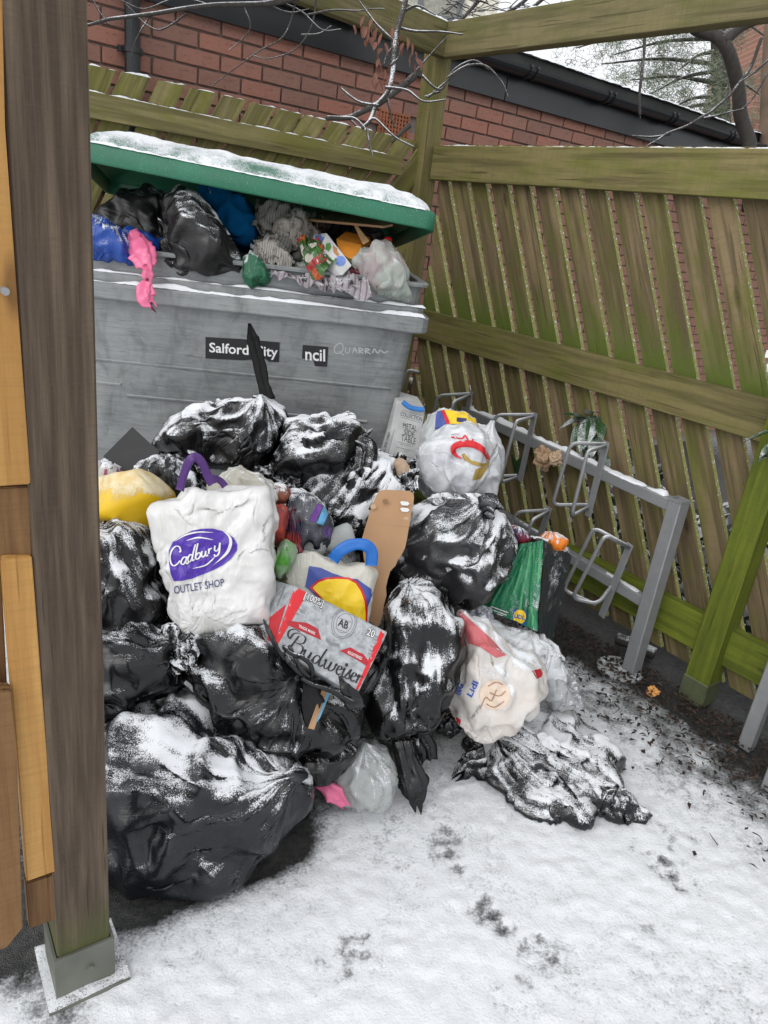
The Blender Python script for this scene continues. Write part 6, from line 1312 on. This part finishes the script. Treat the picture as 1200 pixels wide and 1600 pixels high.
def gb(nm, pts, off, mat, thick=.03):
    P = [PL(x, y, g0+gn*off, gn) for x, y in pts]
    P = np.array(P); c = P.mean(0); xv = UP; zv = np.cross(xv, gn); Q = np.array([[(p-c)@xv, 0, (p-c)@zv] for p in P]); m = len(Q)
    V = np.vstack([Q, Q-[0,thick,0]]); s0 = np.cross(Q[1]-Q[0], Q[2]-Q[1])[1] > 0; fr = tuple(range(m)) if s0 else tuple(range(m-1,-1,-1))
    b = bmesh.new(); vs_ = [b.verts.new(p) for p in V]
    for f_ in [fr, tuple(m+i for i in reversed(fr))]+[(fr[(i+1) % m], fr[i], fr[i]+m, fr[(i+1) % m]+m) for i in range(m)]: b.faces.new([vs_[i] for i in f_])
    bmesh.ops.bevel(b, geom=b.edges[:], offset=.002, segments=2, affect='EDGES'); me = bpy.data.meshes.new(nm); b.to_mesh(me); b.free(); me.materials.append(mat)
    o = bpy.data.objects.new(nm, me); COL.objects.link(o); o.parent = gate
    Mx = Matrix(((xv[0],gn[0],zv[0],0),(xv[1],gn[1],zv[1],0),(xv[2],gn[2],zv[2],0),(0,0,0,1))); Mx.translation = Vector(c-np.array(gate['_o'])); o.matrix_basis = Mx; return o
gb('board', [(-60,-60),(3,-60),(8,200),(48,752),(47,757),(-60,764)], .0, MAT['gate'])
gb('rail_end', [(-60,766),(46,760),(51,872),(-60,880)], -.012, MAT['gate_dark'])
gb('board', [(2,871),(50,870),(87,1362),(42,1378)], -.002, MAT['gate'])
gb('rail_end', [(40,1381),(86,1366),(92,1435),(46,1452)], -.008, MAT['gate_dark'])
gb('board', [(-60,876),(1,873),(12,1085),(-60,1085)], -.03, MAT['gate_dark'])
gb('board', [(-40,1080),(18,1080),(26,1170),(36,1450),(12,1480),(-40,1500)], .02, MAT['gate_dark'])
nl = MB(); pn = PL(8,455,g0+gn*.012,gn); nl.tube([pn-gn*.014, pn+gn*.004], .006, 8); nl.build('screw', MAT['galv'], gate)
# ================================================================== PLANTS, TREES, LITTER
leafm = NT('dark_evergreen_leaf'); leafm.P(Base_Color=leafm.mix(leafm.rnd(), (.018,.06,.018), (.035,.09,.025)), Roughness=.4); snow_layer(leafm); LM = leafm.m
def leaf(parent, base, tip, width, droop=.2, seed=0, name='leaf', mat=None, sn=.35):
    base, tip = np.array(base), np.array(tip); x = tip-base; L = np.linalg.norm(x); x /= L; y = nrm(np.cross(UP, x)+.001); z = np.cross(x, y); nL, nW = 12, 7
    s = np.linspace(0, 1, nL)[:,None]; w = np.linspace(-1, 1, nW)[None,:]; pr = (np.sin(math.pi*s**.8)**.8)*width/2
    V = base+x*(L*s)[...,None]+y*(w*pr)[...,None]+z*((np.abs(w)*pr*.35)-droop*L*s**2*.3)[...,None]
    a = sn+.5*vnoise(V, seed, 25)+.2*vnoise(V, seed+1, 60)
    return mesh_obj(name, V, grid_faces(nL, nW), mat or LM, parent, smooth=True, snow=a)
sh1 = thing('laurel_shrub', f2(920,660,-.1), 'dark green snowy leaves pushing through the right fence above the rack', 'plant')
for i, (bx_, by_, tx, ty, w, o) in enumerate([(925,650,872,668,.08,.02),(925,650,890,700,.07,.03),(930,648,905,705,.075,.05),(920,655,880,645,.06,.04),(928,650,925,715,.07,.02),(932,665,915,725,.06,.0),(935,650,940,690,.05,.0),(918,648,930,640,.05,.03),(938,700,950,740,.05,-.0),(926,700,915,735,.05,.0)]):
    leaf(sh1, f2(bx_, by_, -.06), f2(tx, ty, o+.02), w*1.1, seed=i)
sh1b = thing('laurel_shrub', f2(800,720,-.1), 'dim green leaf seen behind a rack loop and the fence', 'plant')
leaf(sh1b, f2(806,745,-.02), f2(800,708,.03), .07, seed=20, sn=-.3); leaf(sh1b, f2(812,745,-.02), f2(815,712,.02), .06, seed=21, sn=-.3)
sh2 = thing('laurel_shrub', f2(1200,690,.1), 'snowy green leaves entering at the right edge under the middle rail', 'plant')
for i, (bx_, by_, tx, ty, w) in enumerate([(1215,672,1162,688,.05),(1220,690,1185,715,.06),(1220,705,1180,722,.05)]): leaf(sh2, f2(bx_, by_, .10), f2(tx, ty, .14), w, seed=30+i)
bkp = thing('paper_scrap', rk(850,712,.05), 'crumpled brown paper scrap caught on the rack top rail', 'paper')
def crump(name, root, c, r, mat, seed, flat=.5, sn=None):
    th_ = np.linspace(0.1, math.pi-.1, 14)[:,None]; ph_ = np.linspace(0, 2*math.pi, 23)[:-1][None,:]
    d = np.stack([np.sin(th_)*np.cos(ph_), np.sin(th_)*np.sin(ph_), np.cos(th_)+0*ph_], -1); rr_ = r*(1+.7*vnoise(d, seed, 2.3)+.35*vnoise(d, seed+1, 6)); V = c+d*rr_[...,None]*np.array([1,1,flat])
    return mesh_obj(name, V, grid_faces(14, 22, True), mat, root, smooth=False, snow=(d[...,2]*.5+.1+.3*vnoise(d, seed+2, 5) if sn else None))
crump('paper', bkp, rk(850,715,.05), .045, plain('kraft_paper', (.42,.28,.17), .9), 5, 1.1); crump('paper', bkp, rk(868,716,.05), .028, plain('kraft_paper_pale', (.50,.36,.24), .9), 8, 1.0)
osc = thing('orange_peel', G(1020,1080), 'small orange scrap lying on the leaf litter', 'litter'); crump('peel', osc, G(1020,1080,.015), .022, plain('orange_scrap', (.75,.38,.12), .5), 11, .6)
# leaf litter
rs = np.random.RandomState(12); lit = MB(); cols = []
def litter(name, n, seed, mat):
    rs = np.random.RandomState(seed); m = MB(); k = 0
    while k < n:
        s = rs.uniform(-.2, 3.4); dd = abs(rs.normal(0, .25))+.02; p = CN+d2*(s+0)+n2*dd
        if rs.rand() < dd*.9: continue
        L_, w_ = rs.uniform(.010,.038), rs.uniform(.005,.018); a = rs.uniform(0, 6.28); x = np.array([math.cos(a), math.sin(a), rs.uniform(-.2,.2)]); y = np.array([-math.sin(a), math.cos(a), rs.uniform(-.5,.5)])
        c = p+UP*(.012+rs.uniform(-.002,.012)); h_ = rs.uniform(.0,.01)
        m.add([c-x*L_/2, c-y*w_/2+UP*h_, c+UP*h_*.3, c+y*w_/2+UP*h_, c+x*L_/2], [(0,1,2),(0,2,3),(1,4,2),(2,4,3)]); k += 1
    return tag(m.build(name, mat), 'dead leaf and twig litter scattered on the snow below the right fence', 'leaf litter', kind='stuff')
lm2 = NT('dead_leaf'); lm2.P(Base_Color=lm2.ramp(lm2.noise(lm2.co(), 40, 2), [(.35,(.012,.010,.009)),(.55,(.03,.018,.012)),(.7,(.10,.045,.025))]), Roughness=.7)
litter('leaf_litter', 4200, 3, lm2.m)
tw = MB(); rs = np.random.RandomState(8)
for k in range(80):
    s = rs.uniform(.1, 3.2); p = CN+d2*s+n2*(.08+abs(rs.normal(0,.32)))+UP*.014; a = rs.uniform(0, 6.28); L_ = rs.uniform(.03,.09); x = np.array([math.cos(a), math.sin(a), 0]); y = np.array([-x[1], x[0], 0]); b_ = rs.uniform(-.3,.3)*L_
    tw.tube(spline([p, p+x*L_*.5+y*b_+UP*.006, p+x*L_], 3), np.linspace(.0022,.001,7), 4)
tag(tw.build('twigs', lm2.m), 'thin dead twigs scattered over the snow near the right fence', 'twigs', kind='stuff')
for k, (x, y, r) in enumerate([(1048,1120,.022),(1105,1140,.03),(1150,1175,.035),(905,1250,.0),(1085,1118,.02)]):
    if r: 
        o = leaf(None, G(x, y, .02), G(x+12, y+9, .035), r*1.1, seed=k, name='dead_leaf', mat=lm2.m, sn=-1)
        tag(o, ['dark curled dead leaf lying alone on the snow', 'brown dead leaf lying nearest the mossy fence post', 'reddish dead leaf near the second rack upright', '', 'narrow dead leaf between the orange scrap and fence post'][k], 'leaf')
# ---- low snowy hedge beyond the right fence
hd = MB(); rs = np.random.RandomState(15)
hm = NT('hedge_leaf'); hm.P(Base_Color=(.02,.035,.015), Roughness=.6); snow_layer(hm)
HV, HF, HS = [], [], []; n = 0
for k in range(9000):
    s = rs.uniform(-.3, 6); dd = -rs.uniform(.35, 1.0); z = rs.uniform(.0, .62)*(1-.1*math.sin(s*5)); p = CN+d2*(s-1.2)+n2*dd+UP*z; a = rs.randn(3); a /= np.linalg.norm(a); b = np.cross(a, rs.randn(3)); b /= np.linalg.norm(b); L_ = rs.uniform(.02,.05)
    HV += [p-a*L_, p-b*L_*.4, p+a*L_, p+b*L_*.4]; HF.append((n, n+1, n+2, n+3)); n += 4; HS += [.9 if rs.rand() < .33+.3*(z > .4) else -.5]*4
tag(mesh_obj('hedge', np.array(HV), HF, hm.m, snow=HS), 'low snowy hedge growing between the right fence and the brick wall', 'hedge', kind='stuff')
# ---- trees
bark = NT('dark_bark'); bark.P(Base_Color=bark.mix(bark.noise(bark.co((6,6,2)), 6, 4), (.012,.011,.010), (.075,.065,.055)), Roughness=.8, Normal=bark.bump(bark.noise(bark.co(), 40, 4), .6, .01)); snow_layer(bark); BKM = bark.m
def limb(parent, pts, r0, r1, n=8, sn=.3, name='limb', mat=None, seed=0, wob=.0):
    P = spline(pts, 8); 
    if wob: P = P+wob*np.stack([vnoise(P, seed+i, 6) for i in range(3)], -1)
    V, Fc = tube_vf(P, np.linspace(r0, r1, len(P)), n); V = np.array(V); Q = V.reshape(-1, n, 3); d = Q-P[:,None]; d /= np.linalg.norm(d, axis=-1, keepdims=True)+1e-9
    a = (d[...,2]-.5)*1.5+sn+.35*vnoise(Q, seed+9, 22); return mesh_obj(name, V, Fc, mat or BKM, parent, smooth=True, snow=a.ravel())
def twig_tree(parent, segs, depth_z, seed, r, sn):
    rs = np.random.RandomState(seed)
    def grow(p, d, L_, r_, lev):
        pts = [p]; dd = d.copy()
        for i in range(4):
            dd = dd+rs.randn(3)*.22; dd[2] -= .02; dd /= np.linalg.norm(dd); pts.append(pts[-1]+dd*L_/4)
        limb(parent, pts, r_, r_*.5, 5, sn, 'twig', seed=rs.randint(999))
        if lev > 0:
            for i in range(rs.randint(2, 4)):
                q = pts[rs.randint(1, 5)]; e = dd+rs.randn(3)*.7; e /= np.linalg.norm(e); grow(q, e, L_*rs.uniform(.4,.7), r_*.55, lev-1)
    for p, d, L_ in segs: grow(np.array(p), nrm(d), L_, r, depth_z)
t1 = thing('overhanging_branch', W(600,60,2.6), 'snow-covered bare branch hanging down in front of the corner post', 'branch')
limb(t1, [W(634,-40,2.7), W(632,0,2.72), W(622,45,2.74), W(618,70,2.75), W(612,110,2.76), W(604,140,2.77), W(588,165,2.78), W(580,190,2.78), W(567,203,2.79)], .011, .007, 10, .8, seed=1, wob=.012)
for i, pts in enumerate([[(622,44),(650,50),(690,50),(725,54)],[(604,137),(640,142),(665,158),(700,155)],[(590,164),(560,158),(535,140),(532,135)],[(578,188),(590,186),(620,215),(648,232)],[(570,203),(555,188),(535,186),(512,184)],[(575,200),(578,225),(582,245)],[(618,68),(605,85),(600,100)],[(612,105),(622,95),(625,85)],[(628,20),(650,10),(680,25)],[(618,70),(590,40),(575,20),(560,0)]]):
    limb(t1, [W(x, y, 2.75) for x, y in pts], .0055, .0025, 6, .55, seed=10+i, name='twig', wob=.01)
t2 = thing('overhanging_branch', W(400,20,3.0), 'thin bare branch reaching left across the top of the brick wall', 'branch')
limb(t2, [W(640,-30,2.7), W(520,-25,2.9), W(420,0,3.0), W(340,10,3.0), W(250,25,3.0), W(180,33,3.0), W(110,42,3.0)], .014, .005, 8, .45, seed=31, wob=.02)
for i, pts in enumerate([[(330,10),(280,-5),(230,10),(180,-10)],[(290,18),(260,40),(240,35),(190,5)],[(470,-5),(440,60),(400,85),(330,135)],[(430,0),(470,20),(500,50),(530,48)],[(500,-10),(490,40),(455,75),(420,95),(390,88)],[(380,0),(395,40),(360,75)],[(400,0),(450,20),(480,15)],[(240,25),(215,60),(205,90)],[(480,20),(520,12),(560,20),(600,15)],[(470,60),(500,55),(520,40)],[(170,32),(150,10),(140,-10)]]):
    limb(t2, [W(x, y, 3.0) for x, y in pts], .004, .0018, 6, .35, seed=40+i, name='twig', wob=.02)
t3 = thing('overhanging_branch', W(600,150,3.3), 'thick dark broken branch resting on the fence top left of the corner post', 'branch')
limb(t3, [W(648,122,3.45), W(625,138,3.4), W(600,155,3.35), W(570,170,3.3), W(545,180,3.25), W(512,185,3.2)], .017, .009, 10, -.05, seed=61, wob=.015)
limb(t3, [W(640,195,3.3), W(625,210,3.3), W(612,222,3.3)], .012, .005, 8, -.3, seed=62)
for i, pts in enumerate([[(606,155),(612,185),(618,200)],[(660,118),(690,140),(710,110),(740,96),(765,110)],[(690,142),(665,150)],[(668,150),(700,125),(732,98)],[(700,122),(730,105),(760,105),(785,130),(795,152)],[(640,125),(660,100),(700,60)],[(540,182),(556,195)]]):
    limb(t3, [W(x, y, 3.35) for x, y in pts], .006, .003, 6, .4, seed=70+i, name='twig', wob=.01)
dlm = plain('brown_dead_leaf', (.16,.06,.035), .7, bump=.3)
t4 = thing('dead_leaf_cluster', W(600,60,2.8), 'curled brown dead leaves hanging on the branch left of the corner', 'leaves', 'dead leaves on the overhanging branch')
t4['label'] = 'curled brown dead leaves hanging on the branch left of the corner'; del t4['group']
rs = np.random.RandomState(4)
for k in range(60):
    cx_, cy_ = [(572,35),(590,70),(585,95),(640,75),(648,92),(565,45),(598,50),(625,60),(610,118),(592,118)][k % 10]; x = cx_+rs.normal(0,8); y = cy_+rs.normal(0,10); Z_ = 2.78+rs.uniform(-.04,.04)
    leaf(t4, W(x, y, Z_), W(x+rs.uniform(-7,7), y+rs.uniform(8,20), Z_+rs.uniform(-.02,.02)), rs.uniform(.008,.02), seed=k, mat=(dlm if k % 3 else None) or dlm, sn=0, name='leaf')
# leaning trunk and pine beyond the roof
t5 = thing('leaning_tree', W(1165,225,5.2), 'dark leaning tree limb rising behind the top right of the fence', 'tree')
limb(t5, [W(1172,330,5.3), W(1170,230,5.3), W(1160,170,5.2), W(1145,110,5.1), W(1128,65,5.0), W(1095,45,5.0), W(1060,20,4.9)], .050, .040, 14, .0, name='trunk', seed=81, wob=.02)
limb(t5, [W(1128,65,5.0), W(1160,40,5.0), W(1200,25,5.0)], .045, .03, 10, .1, seed=82)
limb(t5, [W(1190,60,5.0), W(1170,110,5.0), W(1130,160,4.9), W(1085,190,4.8), W(1050,208,4.8), W(1015,225,4.7)], .012, .006, 8, .1, seed=83, wob=.02)
for i, pts in enumerate([[(1050,208),(1020,212),(990,210)],[(1100,185),(1130,175),(1160,170)],[(1020,225),(1010,232)],[(1200,95),(1165,120),(1150,130)],[(1200,110),(1180,150),(1160,170)],[(1140,-10),(1110,30),(1090,45)],[(1012,25),(1008,90),(1001,150),(998,185)]]):
    limb(t5, [W(x, y, 4.8) for x, y in pts], .008, .003, 6, .3, seed=84+i, name='twig', wob=.02)
limb(t5, [W(1000,0,3.4), W(1008,60,3.4), W(1003,110,3.4), W(999,150,3.4), W(1000,180,3.4)], .005, .007, 6, .4, name='twig', seed=99)
limb(t5, [W(780,-40,4.6), W(748,0,4.6), W(722,30,4.6)], .018, .010, 8, .3, seed=95); limb(t5, [W(850,-30,4.6), W(815,5,4.6), W(790,20,4.6)], .014, .010, 8, .3, seed=96)
limb(t5, [W(880,-30,4.6), W(840,5,4.6), W(820,20,4.6)], .014, .010, 8, .3, seed=97)
for i in range(26):
    rs = np.random.RandomState(200+i); x0, y0 = rs.uniform(690, 830), rs.uniform(-10, 30); limb(t5, [W(x0, y0, 4.6), W(x0+rs.uniform(-30,30), y0+rs.uniform(-20,15), 4.6), W(x0+rs.uniform(-60,60), y0+rs.uniform(-30,20), 4.6)], .004, .002, 5, .3, seed=i, name='twig', wob=.03)
t6 = thing('tree_trunk', W(1195,260,6.2), 'thick brown tree trunk at the extreme right above the fence', 'tree')
limb(t6, [W(1202,420,6.2), W(1200,260,6.2), W(1202,150,6.2), W(1206,60,6.2), W(1215,-60,6.2)], .075, .06, 18, -.3, name='trunk', seed=91, mat=plain('brown_bark', (.13,.09,.06), .9, bump=1., f=30, var=.3))
t7 = thing('pine_tree', W(1050,150,9), 'grey-green pine foliage against the white sky beyond the roof', 'tree')
rs = np.random.RandomState(33); nm_ = plain('pine_needles', (.17,.20,.13), .7, bump=0, f=30, var=.35)
limb(t7, [W(1130,260,9.2), W(1125,120,9.2), W(1120,0,9.2), W(1118,-120,9.2)], .12, .06, 10, -.3, name='trunk', seed=92)
cl = []
for i, (x0, y0, x1, y1) in enumerate([(1120,60,960,85),(1120,110,1010,150),(1120,150,1040,175),(1120,40,1010,40),(1120,80,1060,110),(1120,170,1080,200),(1118,20,1200,60),(1120,120,1190,150),(1120,30,900,75),(1120,130,985,125),(1120,160,1020,195),(1120,190,1110,215),(1120,100,940,100)]):
    pts = [W(x0, y0, 9.2), W((x0+x1)/2, (y0+y1)/2-8, 9.1), W(x1, y1, 9.0)]; limb(t7, pts, .03, .008, 6, .2, seed=100+i)
    P = spline(pts, 10)
    for k in range(27): cl.append(P[rs.randint(5, len(P))]+rs.randn(3)*[.22,.25,.16])
NV, NF = [], []; n = 0
for c in cl:
    ax = rs.randn(3); ax[2] = abs(ax[2])*.4; ax /= np.linalg.norm(ax)
    for k in range(34):
        d = ax*.8+rs.randn(3)*.75; d /= np.linalg.norm(d); q = c+rs.randn(3)*.05; w_ = np.cross(d, rs.randn(3)); w_ *= .0038/np.linalg.norm(w_); L_ = rs.uniform(.07,.13)
        NV += [q-w_, q+w_, q+d*L_]; NF.append((n, n+1, n+2)); n += 3
tag(mesh_obj('foliage', np.array(NV), NF, nm_, t7), kind='stuff')
tot = sum(len(o.data.loop_triangles) if o.data.loop_triangles else sum(len(p.vertices)-2 for p in o.data.polygons) for o in bpy.data.objects if o.type == 'MESH')
print('tris', tot)
